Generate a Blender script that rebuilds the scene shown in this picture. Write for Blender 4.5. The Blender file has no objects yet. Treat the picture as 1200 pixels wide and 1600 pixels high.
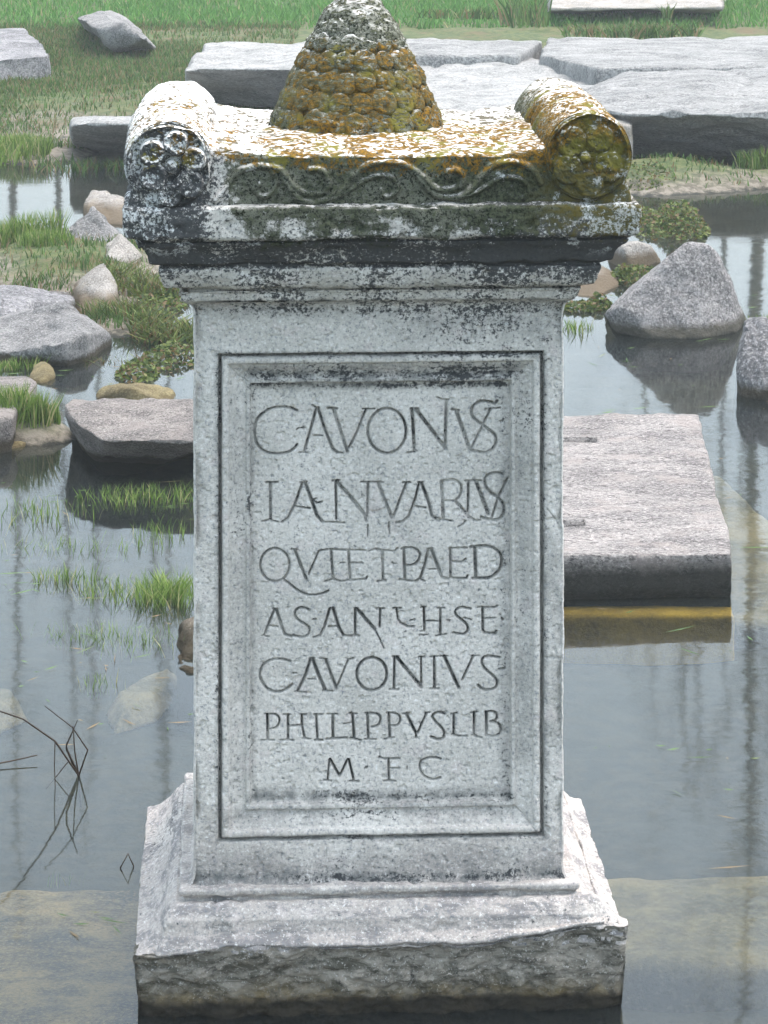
import bpy, bmesh, math, random
import numpy as np
from mathutils import Vector, Matrix

random.seed(7)
rng = np.random.default_rng(11)
C = bpy.context.scene.collection
S = bpy.context.scene

# ------------------------------------------------------------------ camera, sky, sun, exposure
CAM_H, FPX, HOR = 1.915, 4500.0, -350.0     # eye height above the water, focal length and horizon row (photo pixels)
cd = bpy.data.cameras.new("camera"); cam = bpy.data.objects.new("camera", cd); C.objects.link(cam)
cam.location = (0, 0, CAM_H); cam.rotation_euler = (math.radians(90), 0, 0)
cd.sensor_fit = 'VERTICAL'; cd.sensor_height = 24.0
cd.lens = 24.0 * FPX / 1600.0
cd.shift_y = -(800 - HOR) / 1600.0
cd.clip_start = 0.05; cd.clip_end = 1000
S.camera = cam

SUN_EL, SUN_AZ = 74, 62                      # soft high light, from the right and a little behind the altar
w = bpy.data.worlds.new("World"); S.world = w; w.use_nodes = True
nt = w.node_tree; bg = nt.nodes["Background"]
sky = nt.nodes.new("ShaderNodeTexSky"); sky.sky_type = 'NISHITA'; sky.sun_disc = False
sky.sun_elevation = math.radians(SUN_EL); sky.sun_rotation = math.radians(SUN_AZ)
sky.air_density = 1.0; sky.dust_density = 6.0; sky.ozone_density = 1.5
hs = nt.nodes.new("ShaderNodeHueSaturation"); hs.inputs["Saturation"].default_value = 0.72; hs.inputs["Hue"].default_value = 0.474
nt.links.new(sky.outputs[0], hs.inputs["Color"]); 
tcw = nt.nodes.new("ShaderNodeTexCoord"); sxw = nt.nodes.new("ShaderNodeSeparateXYZ"); nt.links.new(tcw.outputs["Generated"], sxw.inputs[0])
mrw = nt.nodes.new("ShaderNodeMapRange"); nt.links.new(sxw.outputs[2], mrw.inputs[0])      # thick bright mist: an even white-grey sky
for i_w, v_w in ((1, 0.0), (2, 1.0), (3, 2.1), (4, 1.05)): mrw.inputs[i_w].default_value = v_w
vmw = nt.nodes.new("ShaderNodeVectorMath"); vmw.operation = 'SCALE'
nt.links.new(hs.outputs[0], vmw.inputs[0]); nt.links.new(mrw.outputs[0], vmw.inputs["Scale"]); nt.links.new(vmw.outputs[0], bg.inputs[0])
bg.inputs[1].default_value = 0.15
sl = bpy.data.lights.new("sun", 'SUN'); sl.energy = 0.7; sl.angle = math.radians(50); sl.color = (1.0, 0.96, 0.9)
so = bpy.data.objects.new("sun", sl); C.objects.link(so)
d = Vector((math.sin(math.radians(SUN_AZ)) * math.cos(math.radians(SUN_EL)),
            math.cos(math.radians(SUN_AZ)) * math.cos(math.radians(SUN_EL)), math.sin(math.radians(SUN_EL))))
so.rotation_euler = d.to_track_quat('Z', 'Y').to_euler()
S.view_settings.view_transform = 'Standard'; S.view_settings.look = 'None'
S.view_settings.gamma = 1.0; S.view_settings.use_curve_mapping = False
S.view_settings.exposure = 1.42
S.render.engine = 'CYCLES'
S.cycles.max_bounces = 8; S.cycles.transparent_max_bounces = 16; S.cycles.volume_bounces = 1

# ------------------------------------------------------------------ numpy noise
def _hash(ix, iy, iz, seed):
    h = (ix.astype(np.int64) * 73856093) ^ (iy.astype(np.int64) * 19349663) ^ (iz.astype(np.int64) * 83492791) ^ (seed * 2654435761)
    h = (h ^ (h >> 13)) * 1274126177
    h = h ^ (h >> 16)
    return (h & 0xffff) / 32767.5 - 1.0
def vnoise(p, seed=0):
    p = np.asarray(p, dtype=np.float64)
    i = np.floor(p); f = p - i; u = f * f * f * (f * (f * 6 - 15) + 10)
    x, y, z = i[:, 0], i[:, 1], i[:, 2]
    r = 0
    for dx in (0, 1):
        wx = u[:, 0] if dx else 1 - u[:, 0]
        for dy in (0, 1):
            wy = u[:, 1] if dy else 1 - u[:, 1]
            for dz in (0, 1):
                wz = u[:, 2] if dz else 1 - u[:, 2]
                r = r + wx * wy * wz * _hash(x + dx, y + dy, z + dz, seed)
    return r
def fbm(p, scale, octs=4, seed=0, gain=0.5):
    p = np.asarray(p, dtype=np.float64) * scale
    a, r, t = 1.0, 0, 0
    for k in range(octs):
        r = r + a * vnoise(p + 17.3 * k, seed + k); t += a; a *= gain; p = p * 2.03
    return r / t
def sstep(a, b, x):
    t = np.clip((x - a) / (b - a), 0, 1); return t * t * (3 - 2 * t)

# ------------------------------------------------------------------ object helpers
def mesh_np(name, V, F):
    """V (n,3), F either an (m,k) array or a list of such arrays"""
    me = bpy.data.meshes.new(name)
    Fs = F if isinstance(F, list) else [F]
    V = np.ascontiguousarray(V, dtype=np.float32)
    me.vertices.add(len(V)); me.vertices.foreach_set("co", V.ravel())
    loops = np.concatenate([f.ravel() for f in Fs]).astype(np.int32)
    tot = np.concatenate([np.full(len(f), f.shape[1], dtype=np.int32) for f in Fs])
    st = np.concatenate([[0], np.cumsum(tot)[:-1]]).astype(np.int32)
    me.loops.add(len(loops)); me.loops.foreach_set("vertex_index", loops)
    me.polygons.add(len(tot)); me.polygons.foreach_set("loop_start", st); me.polygons.foreach_set("loop_total", tot)
    me.polygons.foreach_set("use_smooth", np.ones(len(tot), dtype=bool))
    me.update(calc_edges=True); me.validate()
    return me
def link(name, me, m=None, parent=None):
    o = bpy.data.objects.new(name, me); C.objects.link(o)
    if m is not None and not me.materials: me.materials.append(m)
    if parent is not None: o.parent = parent
    return o
def tag(o, label=None, cat=None, group=None, kind=None):
    if label: o['label'] = label
    if cat: o['category'] = cat
    if group: o['group'] = group
    if kind: o['kind'] = kind
    return o
def empty(name, loc=(0, 0, 0), rz=0):
    o = bpy.data.objects.new(name, None); C.objects.link(o); o.location = loc; o.rotation_euler = (0, 0, rz)
    o.empty_display_size = 0.05
    return o
def coords(me):
    a = np.empty(len(me.vertices) * 3, dtype=np.float32); me.vertices.foreach_get("co", a); return a.reshape(-1, 3).astype(np.float64)
def normals(me):
    a = np.empty(len(me.vertices) * 3, dtype=np.float32); me.vertices.foreach_get("normal", a); return a.reshape(-1, 3).astype(np.float64)
def setco(me, V):
    me.vertices.foreach_set("co", np.ascontiguousarray(V, dtype=np.float32).ravel()); me.update()

# measured places: a row/column of the photograph at a known height or distance
def at(px, py, z=0.0):
    Y = FPX * (CAM_H - z) / (py - HOR); return Vector(((px - 600) * Y / FPX, Y, z))
def atY(px, Y, z): return Vector(((px - 600) * Y / FPX, Y, z))

# ------------------------------------------------------------------ node helpers
class NT:
    def __init__(s, name):
        s.m = bpy.data.materials.new(name); s.m.use_nodes = True; s.t = s.m.node_tree
        s.b = s.t.nodes["Principled BSDF"]; s.out = s.t.nodes["Material Output"]
        s.b.inputs["Specular IOR Level"].default_value = 0.25
    def n(s, kind, **kw):
        x = s.t.nodes.new(kind)
        for k, v in kw.items(): setattr(x, k, v)
        return x
    def l(s, a, b): s.t.links.new(a, b)
    def noise(s, vec, scale, detail=4, rough=0.6, dist=0.0):
        x = s.n("ShaderNodeTexNoise"); s.l(vec, x.inputs["Vector"])
        x.inputs["Scale"].default_value = scale; x.inputs["Detail"].default_value = detail
        x.inputs["Roughness"].default_value = rough; x.inputs["Distortion"].default_value = dist
        return x.outputs["Fac"]
    def ramp(s, v, a, b, lo=0.0, hi=1.0):
        x = s.n("ShaderNodeMapRange", interpolation_type='SMOOTHSTEP')
        s.put(x.inputs[0], v)
        for i, q in ((1, a), (2, b), (3, lo), (4, hi)): x.inputs[i].default_value = q
        return x.outputs[0]
    def put(s, sock, v):
        if isinstance(v, (int, float)): sock.default_value = v
        elif isinstance(v, tuple): sock.default_value = (*v, 1.0) if len(v) == 3 else v
        else: s.l(v, sock)
    def math(s, op, a, b=0.0):
        x = s.n("ShaderNodeMath", operation=op); s.put(x.inputs[0], a); s.put(x.inputs[1], b); return x.outputs[0]
    def mix(s, f, a, b):
        x = s.n("ShaderNodeMix", data_type='RGBA'); s.put(x.inputs[0], f); s.put(x.inputs[6], a); s.put(x.inputs[7], b); return x.outputs[2]
    def bump(s, h, strength, dist, prev=None):
        x = s.n("ShaderNodeBump"); x.inputs["Strength"].default_value = strength; x.inputs["Distance"].default_value = dist
        s.l(h, x.inputs["Height"])
        if prev is not None: s.l(prev, x.inputs["Normal"])
        return x.outputs[0]
    def stretch(s, vec, sx, sy, sz, rot=(0, 0, 0)):
        x = s.n("ShaderNodeMapping"); s.l(vec, x.inputs[0]); x.inputs["Scale"].default_value = (sx, sy, sz)
        x.inputs["Rotation"].default_value = rot; return x.outputs[0]

ALT = Vector((-0.0075, 4.5, 0.0)); YAW = math.radians(2.8)   # the altar's front face

# ---- the altar's weathered marble
def make_marble(name, tooled=False):
    q = NT(name); g = q.n("ShaderNodeNewGeometry"); P = g.outputs["Position"]
    sp = q.n("ShaderNodeSeparateXYZ"); q.l(P, sp.inputs[0]); X, Y, Z = sp.outputs
    sn = q.n("ShaderNodeSeparateXYZ"); q.l(g.outputs["Normal"], sn.inputs[0]); NZ = sn.outputs[2]
    stn_shade = q.n("ShaderNodeAttribute", attribute_name="crust_shade").outputs["Fac"]      # lichen crust and painted recess shade, laid out by hand on the shaft
    fine = q.noise(P, 420, 3, 0.8); mid = q.noise(q.stretch(P, 0.62, 0.62, 1.35), 85, 7, 0.78); big = q.noise(P, 9, 4, 0.6); huge = q.noise(P, 3.2, 3, 0.5)
    grain = q.noise(P, 190, 5, 0.8)
    cen = lambda v, k: q.math('MULTIPLY', q.math('SUBTRACT', v, 0.5), k)
    low = q.ramp(q.math('ADD', Z, cen(big, 0.35)), 0.10, 0.36, 1, 0)
    stone = q.mix(q.ramp(big, 0.35, 0.65), (0.485, 0.475, 0.438), (0.59, 0.575, 0.535))
    stone = q.mix(low, stone, (0.38, 0.352, 0.325))
    stone = q.mix(q.math('MULTIPLY', q.ramp(Z, 0.24, 0.16, 0, 0.85), q.ramp(q.noise(q.stretch(P, 0.5, 0.5, 1.6), 26, 6, 0.75), 0.47, 0.60)), stone, (0.17, 0.165, 0.165))
    stone = q.mix(q.ramp(q.noise(P, 30, 4, 0.6), 0.55, 0.7, 0, 0.5), stone, (0.55, 0.50, 0.48))
    stone = q.mix(q.ramp(grain, 0.50, 0.66, 0, 0.85), stone, (0.20, 0.22, 0.24))
    stone = q.mix(q.ramp(grain, 0.46, 0.34, 0, 0.8), stone, (0.74, 0.755, 0.75))
    # black lichen specks, thick on the cornice, thinner down the shaft
    zc = q.ramp(Z, 1.045, 1.12, 0, 1); cor = q.math('ADD', q.math('MULTIPLY', zc, q.ramp(Z, 1.205, 1.215, 0.34, 0.34)), q.math('MULTIPLY', q.ramp(Z, 1.152, 1.162, 0, 0.36), q.ramp(Z, 1.200, 1.212, 1, 0)))
    cor = q.math('ADD', cor, q.math('MULTIPLY', q.ramp(Z, 1.20, 1.22, 0, 0.42), q.ramp(X, -0.24, -0.30, 0, 1)))
    ztop = q.ramp(Z, 0.84, 1.09, 0, 1); right = q.ramp(X, 0.0, 0.25, 0.15, 1)
    stone = q.mix(q.math('MULTIPLY', stn_shade, q.ramp(q.noise(P, 40, 5, 0.7), 0.35, 0.6, 0.2, 0.9)), stone, (0.10, 0.11, 0.11))  # smooth grey layer: grime together with painted shading of cavettos and grooves
    dens = q.math('ADD', q.math('MULTIPLY', cor, 0.27), q.math('MULTIPLY', ztop, q.math('MULTIPLY', right, 0.08)))
    dens = q.math('ADD', dens, q.math('MULTIPLY', stn_shade, 0.14)); dens = q.math('ADD', dens, q.ramp(Z, 0.22, 0.12, 0, 0.055))
    dens = q.math('ADD', dens, cen(big, 0.30)); dens = q.math('ADD', dens, cen(huge, 0.12))
    spk = q.math('ADD', q.math('ADD', q.math('MULTIPLY', mid, 0.45), q.math('MULTIPLY', grain, 0.55)), dens)
    black = q.ramp(spk, 0.61, 0.68)
    col = q.mix(q.math('MULTIPLY', black, 0.93), stone, (0.026, 0.03, 0.034))
    # chalk white crust on the upward faces of the top
    up = q.ramp(NZ, 0.15, 0.6); high = q.ramp(Z, 1.316, 1.328, 0, 1)
    st = q.stretch(P, 55, 55, 150, (0, 0, 0.5)) if tooled else q.stretch(P, 75, 75, 75)
    sq = q.n("ShaderNodeTexNoise"); q.l(st, sq.inputs["Vector"]); sq.inputs["Scale"].default_value = 1.0
    sq.inputs["Detail"].default_value = 5; sq.inputs["Distortion"].default_value = 1.6
    SQ = sq.outputs["Fac"]
    crust_shade = q.mix(q.ramp(SQ, 0.495, 0.555), (0.80, 0.80, 0.77), (0.13, 0.12, 0.09))
    col = q.mix(q.math('MULTIPLY', q.math('MULTIPLY', up, high), q.math('SUBTRACT', 1.0, q.math('MULTIPLY', q.math('MULTIPLY', q.ramp(Z, 1.36, 1.38, 0, 1), q.ramp(q.math('ABSOLUTE', X), 0.20, 0.17, 0, 1)), q.ramp(Z, 1.49, 1.44, 0, 0.6)))), col, crust_shade)
    # white crust patches on the front of the crown, denser at both ends
    ends = q.ramp(q.math('ABSOLUTE', X), 0.22, 0.36, -0.06, 0.05)
    wpatch = q.ramp(q.math('ADD', q.noise(P, 24, 6, 0.75), ends), 0.55, 0.60)
    wp = q.math('MULTIPLY', wpatch, q.math('MULTIPLY', q.ramp(Z, 1.17, 1.20, 0, 1), q.ramp(grain, 0.56, 0.47)))
    col = q.mix(q.math('MULTIPLY', wp, 0.9), col, (0.66, 0.69, 0.69))
    # moss: frieze and right end
    mossm = q.math('MULTIPLY', q.ramp(Z, 1.12, 1.24, 0, 1), q.ramp(X, -0.27, -0.20, 0.0, 1))
    mossm = q.math('SUBTRACT', mossm, q.math('MULTIPLY', q.ramp(Z, 1.255, 1.235, 0, 1), 0.35))
    mossn = q.math('ADD', q.noise(P, 18, 6, 0.75), cen(mossm, 0.42))
    zone = q.math('MULTIPLY', q.ramp(Z, 1.10, 1.19, 0, 1), q.ramp(NZ, 0.6, 0.9, 1, 0.25))
    mossf = q.math('MULTIPLY', q.ramp(mossn, 0.46, 0.56), zone)
    mossf = q.math('MULTIPLY', mossf, q.ramp(grain, 0.42, 0.52, 1, 0.80))
    mossf = q.math('MULTIPLY', mossf, q.math('SUBTRACT', 1.0, q.math('MULTIPLY', wp, 0.6)))
    mossc = q.mix(q.ramp(grain, 0.42, 0.60), (0.013, 0.018, 0.009), (0.075, 0.088, 0.045))
    mossc = q.mix(q.math('MULTIPLY', q.ramp(X, 0.20, 0.30, 0, 0.85), q.ramp(mid, 0.40, 0.56)), mossc, (0.12, 0.095, 0.015))
    col = q.mix(mossf, col, mossc)
    # ochre lichen
    onear = q.ramp(Y, 4.98, 4.6, 0.0, 1.0)
    on = q.math('ADD', q.noise(P, 26, 7, 0.8), cen(q.math('MULTIPLY', q.ramp(Z, 1.28, 1.33, 0, 1), onear), 0.34))
    ocone = q.math('MULTIPLY', q.ramp(Z, 1.36, 1.38, 0, 1), q.ramp(q.math('ABSOLUTE', X), 0.20, 0.17, 0, 1))
    on = q.math('SUBTRACT', on, q.ramp(Z, 1.46, 1.51, 0, 0.25))
    on = q.math('SUBTRACT', on, q.ramp(X, -0.10, -0.22, 0, 0.13))
    on = q.math('ADD', on, q.ramp(X, 0.12, 0.28, 0.02, 0.045))
    of = q.math('MULTIPLY', q.ramp(on, 0.56, 0.61), q.ramp(SQ, 0.40, 0.50))
    of = q.math('MULTIPLY', of, q.ramp(Z, 1.22, 1.28, 0, 1))
    oc = q.mix(q.ramp(grain, 0.40, 0.60), (0.23, 0.125, 0.012), (0.04, 0.033, 0.014))
    oc = q.mix(q.ramp(q.noise(P, 14, 2), 0.5, 0.65), oc, (0.14, 0.13, 0.025))
    oc = q.mix(q.math('MULTIPLY', ocone, q.ramp(mid, 0.42, 0.56, 0.7, 0.0)), oc, (0.062, 0.06, 0.028))
    col = q.mix(q.math('MULTIPLY', ocone, q.math('MULTIPLY', q.ramp(Z, 1.47, 1.42, 0, 0.85), q.ramp(grain, 0.56, 0.48))), col, (0.075, 0.075, 0.04))
    col = q.mix(q.math('MULTIPLY', of, 0.94), col, oc)
    q.l(col, q.b.inputs["Base Color"]); q.b.inputs["Roughness"].default_value = 1.0; q.b.inputs["Specular IOR Level"].default_value = 0.08
    b = q.bump(mid, 0.5, 0.005); b = q.bump(grain, 0.6, 0.002, b); b = q.bump(SQ, 0.6 if tooled else 0.2, 0.005, b)
    q.l(b, q.b.inputs["Normal"])
    return q.m
MARBLE = make_marble("weathered_marble"); MARBLE_TOP = make_marble("lichened_marble", True)
def make_plinth_mat():
    q = NT("broken_plinth_stone"); g = q.n("ShaderNodeNewGeometry"); P = g.outputs["Position"]
    sp = q.n("ShaderNodeSeparateXYZ"); q.l(P, sp.inputs[0]); X, Y, Z = sp.outputs
    a = q.noise(P, 34, 8, 0.72, 0.6); fine = q.noise(P, 240, 4, 0.7); big = q.noise(P, 8, 3)
    str_ = q.noise(q.stretch(P, 22, 22, 60, (0.0, 0.5, 0)), 1.0, 7, 0.7, 0.8)
    c = q.mix(q.ramp(str_, 0.38, 0.6), (0.08, 0.077, 0.06), (0.30, 0.28, 0.24))
    c = q.mix(q.ramp(a, 0.56, 0.68), c, (0.045, 0.045, 0.04))
    c = q.mix(q.ramp(fine, 0.55, 0.7), c, (0.50, 0.49, 0.46))
    wl = q.ramp(q.math('ADD', Z, q.math('MULTIPLY', q.math('SUBTRACT', big, 0.5), 0.05)), 0.062, 0.012, 0, 1)
    c = q.mix(q.math('MULTIPLY', wl, 0.85), c, q.mix(q.ramp(a, 0.4, 0.6), (0.16, 0.115, 0.045), (0.05, 0.038, 0.016)))
    c = q.mix(q.ramp(q.math('ADD', Z, q.math('MULTIPLY', q.math('SUBTRACT', big, 0.5), 0.02)), 0.032, 0.016, 0, 0.93), c, (0.014, 0.012, 0.008))
    q.l(c, q.b.inputs["Base Color"]); q.b.inputs["Roughness"].default_value = 0.88
    q.l(q.bump(fine, 0.4, 0.002, q.bump(a, 0.9, 0.012)), q.b.inputs["Normal"])
    return q.m
PLINTH = make_plinth_mat()

def make_rock(name, light, dark, scale=6.0, speck=0.5, tint=None, wet=0.04, streak=(1, 1, 1), lichen=0.0, bumpd=0.02, algae=(0.055, 0.045, 0.025), rough=0.9):
    q = NT(name); tc = q.n("ShaderNodeTexCoord"); P = tc.outputs["Object"]
    g = q.n("ShaderNodeNewGeometry"); sp = q.n("ShaderNodeSeparateXYZ"); q.l(g.outputs["Position"], sp.inputs[0]); Z = sp.outputs[2]
    SP = q.stretch(P, *streak)
    a = q.noise(SP, scale, 8, 0.68); b = q.noise(SP, scale * 7, 6, 0.75); c = q.noise(SP, scale * 22, 5, 0.8)
    col = q.mix(q.ramp(a, 0.36, 0.64), dark, light)
    col = q.mix(q.math('MULTIPLY', q.ramp(b, 0.52, 0.66), speck), col, tuple(0.4 * x for x in dark))
    col = q.mix(q.math('MULTIPLY', q.ramp(c, 0.52, 0.60), speck), col, tuple(min(0.8, 1.35 * x + .03) for x in light))
    col = q.mix(q.math('MULTIPLY', q.ramp(c, 0.47, 0.38), speck), col, tuple(0.45 * x for x in dark))
    if tint: col = q.mix(q.ramp(q.noise(P, scale * 1.7, 3), 0.52, 0.66, 0, 0.7), col, tint)
    if lichen: col = q.mix(q.math('MULTIPLY', q.ramp(q.noise(P, scale * 12, 5, 0.8), 0.56, 0.62), lichen), col, (0.62, 0.62, 0.58))
    wl = q.ramp(q.math('ADD', Z, q.math('MULTIPLY', q.math('SUBTRACT', b, 0.5), 0.05)), wet, wet * 0.5 - 0.004, 0, 0.93)
    if wet > 0: col = q.mix(wl, col, algae)
    q.l(col, q.b.inputs["Base Color"]); q.b.inputs["Roughness"].default_value = rough
    q.l(q.bump(c, 0.9, bumpd * 0.45, q.bump(b, 1.0, bumpd * 1.6)), q.b.inputs["Normal"])
    return q.m
R_GREY = make_rock("grey_granite", (0.38, 0.37, 0.365), (0.19, 0.19, 0.19), 5, 0.85, lichen=0.5, wet=0.055, algae=(0.085, 0.08, 0.06))
R_GREY2 = make_rock("weathered_granite", (0.36, 0.36, 0.355), (0.17, 0.175, 0.175), 6, 0.7, lichen=0.3, wet=0.03)
R_PINK = make_rock("pinkish_limestone", (0.40, 0.37, 0.345), (0.20, 0.19, 0.18), 7, 0.9, tint=(0.33, 0.30, 0.28), wet=0.05, streak=(1, 1.6, 1.4), bumpd=0.03)
R_PALE = make_rock("pale_limestone", (0.54, 0.52, 0.485), (0.32, 0.305, 0.275), 7, 0.7, tint=(0.42, 0.38, 0.31), wet=0.07, algae=(0.17, 0.13, 0.08))
R_DARK = make_rock("dark_grey_stone", (0.33, 0.33, 0.34), (0.13, 0.135, 0.14), 4, 0.7, lichen=0.4, wet=0.05)
R_BROWN = make_rock("brown_stone", (0.27, 0.235, 0.18), (0.09, 0.08, 0.06), 12, 0.9, wet=0.05)
R_YELL = make_rock("yellowish_stone", (0.36, 0.31, 0.16), (0.17, 0.14, 0.075), 7, 0.3, wet=0.015, algae=(0.14, 0.11, 0.05))
R_BANK = make_rock("bluish_grey_slab_stone", (0.50, 0.51, 0.50), (0.27, 0.28, 0.28), 3.2, 0.7, streak=(1, 2.6, 1), wet=-1.0, lichen=0.2, bumpd=0.03)
R_BANKL = make_rock("pale_slab_stone", (0.56, 0.57, 0.555), (0.33, 0.34, 0.335), 3.2, 0.6, streak=(1, 2.2, 1), wet=-1.0, bumpd=0.025)
R_SLAB = make_rock("pinkish_white_slab_stone", (0.50, 0.475, 0.455), (0.25, 0.24, 0.235), 6, 1.0, streak=(0.7, 1.8, 1.0), tint=(0.47, 0.425, 0.40), wet=0.112, algae=(0.018, 0.021, 0.016), bumpd=0.03)
R_SUB = make_rock("submerged_stone", (0.32, 0.24, 0.12), (0.035, 0.033, 0.025), 7, 0.5, streak=(1, 1.6, 1), wet=-5, bumpd=0.004)
R_SUBP = make_rock("submerged_pale_stone", (0.27, 0.22, 0.13), (0.08, 0.072, 0.05), 4, 0.2, wet=-5, bumpd=0.006)

# ------------------------------------------------------------------ terrain
def g_(px, py): p = at(px, py); return p.x, p.y
BLOBS = [  # x, y, rx, ry, lift
    (*g_(10, 400), 0.70, 1.0, 0.165), (*g_(120, 430), 0.40, 0.6, 0.10), (*g_(190, 470), 0.25, 0.5, 0.085),
    (*g_(10, 672), 0.22, 0.16, 0.135), (*g_(-60, 620), 0.4, 0.7, 0.10), (*g_(60, 520), 0.30, 0.30, 0.085),
    (*g_(235, 520), 0.22, 0.45, 0.10), (*g_(20, 235), 1.0, 1.1, 0.15), (*g_(1010, 285), 0.55, 0.75, 0.135),
    (*g_(1180, 275), 1.0, 0.62, 0.14), (*g_(930, 430), 0.25, 0.5, 0.12), (*g_(60, 690), 0.25, 0.12, 0.08)]
def terr(X, Y):
    X = np.asarray(X, float); Y = np.asarray(Y, float)
    p = np.stack([X, Y, np.zeros_like(X)], -1).reshape(-1, 3)
    n = fbm(p, 1.3, 4, 5).reshape(X.shape); n2 = fbm(p, 7.0, 3, 9).reshape(X.shape)
    h = -0.135 + 0.02 * n + 0.012 * n2
    for bx, by, rx, ry, a in BLOBS:
        d = ((X - bx) / rx) ** 2 + ((Y - by) / ry) ** 2
        h = h + a * np.exp(-d * 0.9) * (1 + 0.25 * n)
    edge = 14.9 + 0.5 * n + 0.5 * np.exp(-((X - 0.3) / 1.2) ** 2)
    t = sstep(-0.7, 1.3, Y - edge)
    land = 0.05 + 0.012 * np.clip(Y - 15, 0, 100) + 0.02 * n + 0.02 * n2
    h = h * (1 - t) + np.maximum(land, h) * t
    sh = sstep(0, 4, np.abs(X + 0.0) - 7.5 - 0.6 * n)                       # shores off to the sides
    h = np.maximum(h, -0.2 + 0.4 * sh)
    sb = sstep(0, 3, 1.2 - Y + 0.4 * n)                                    # and behind the camera
    return np.maximum(h, -0.2 + 0.35 * sb)
def axis(vals):
    out = []
    for a, b, s in vals: out += list(np.arange(a, b, s))
    return np.array(out + [vals[-1][1]])
gx = axis([(-160, -20, 10), (-20, -5, 0.6), (-5, -2.6, 0.12), (-2.6, 2.6, 0.03), (2.6, 5, 0.12), (5, 20, 0.6), (20, 160, 10)])
gy = axis([(-60, -4, 6), (-4, 3, 0.5), (3, 16, 0.035), (16, 28, 0.08), (28, 60, 1.0), (60, 240, 12)])
GX, GY = np.meshgrid(gx, gy); GZ = terr(GX, GY)
V = np.stack([GX, GY, GZ], -1).reshape(-1, 3)
def gridF(nr, nc):
    i = np.arange(nr * nc).reshape(nr, nc)
    return np.stack([i[:-1, :-1], i[:-1, 1:], i[1:, 1:], i[1:, :-1]], -1).reshape(-1, 4)
q = NT("mud_and_turf"); g = q.n("ShaderNodeNewGeometry"); P = g.outputs["Position"]
sp = q.n("ShaderNodeSeparateXYZ"); q.l(P, sp.inputs[0]); Z = sp.outputs[2]
a = q.noise(P, 3.0, 6, 0.65); b = q.noise(P, 22, 6, 0.7); c_ = q.noise(P, 90, 4, 0.7)
bed = q.mix(q.ramp(b, 0.38, 0.62), (0.012, 0.014, 0.011), (0.036, 0.032, 0.02))
bed = q.mix(q.ramp(a, 0.45, 0.65), bed, (0.018, 0.021, 0.017))
mud = q.mix(q.ramp(b, 0.4, 0.6), (0.075, 0.068, 0.05), (0.17, 0.155, 0.125))
turf = q.mix(q.ramp(b, 0.4, 0.6), (0.035, 0.06, 0.018), (0.085, 0.10, 0.035))
turf = q.mix(q.ramp(a, 0.52, 0.68), turf, (0.10, 0.08, 0.042))
col = q.mix(q.ramp(q.math('ADD', Z, q.math('MULTIPLY', q.math('SUBTRACT', b, 0.5), 0.04)), 0.0, 0.014), bed, mud)
col = q.mix(q.ramp(q.math('ADD', Z, q.math('MULTIPLY', q.math('SUBTRACT', a, 0.5), 0.12)), 0.02, 0.07), col, turf)
q.l(col, q.b.inputs["Base Color"]); q.b.inputs["Roughness"].default_value = 0.85
q.l(q.bump(c_, 0.5, 0.006, q.bump(b, 0.6, 0.015)), q.b.inputs["Normal"])
tag(link("ground", mesh_np("ground", V, gridF(len(gy), len(gx))), q.m), kind='structure')

# ------------------------------------------------------------------ water
q = NT("pond_water"); q.t.nodes.remove(q.b)
g = q.n("ShaderNodeNewGeometry"); P = g.outputs["Position"]
fr = q.n("ShaderNodeFresnel"); fr.inputs[0].default_value = 1.33
gl = q.n("ShaderNodeBsdfGlossy"); gl.inputs["Roughness"].default_value = 0.045
tr = q.n("ShaderNodeBsdfTransparent"); tr.inputs[0].default_value = (0.68, 0.71, 0.62, 1)
df = q.n("ShaderNodeBsdfDiffuse"); df.inputs[0].default_value = (0.17, 0.225, 0.235, 1)
mx = q.n("ShaderNodeMixShader"); mx.inputs[0].default_value = 0.04; q.l(tr.outputs[0], mx.inputs[1]); q.l(df.outputs[0], mx.inputs[2])
m2 = q.n("ShaderNodeMixShader"); q.l(fr.outputs[0], m2.inputs[0]); q.l(mx.outputs[0], m2.inputs[1]); q.l(gl.outputs[0], m2.inputs[2])
rip = q.noise(q.stretch(P, 1.0, 1.6, 1.0), 5.0, 3, 0.5); rip2 = q.noise(q.stretch(P, 1.0, 1.5, 1.0), 38, 2, 0.5)
bb = q.bump(rip2, 0.10, 0.0005, q.bump(rip, 0.16, 0.004))
q.l(bb, fr.inputs["Normal"]); q.l(bb, gl.inputs["Normal"])
q.l(m2.outputs[0], q.out.inputs[0])
WV = np.array([(-160, -60, 0), (160, -60, 0), (160, 60, 0), (-160, 60, 0)], float)
tag(link("water", mesh_np("water", WV, np.array([[0, 1, 2, 3]])), q.m), kind='structure')

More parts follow.
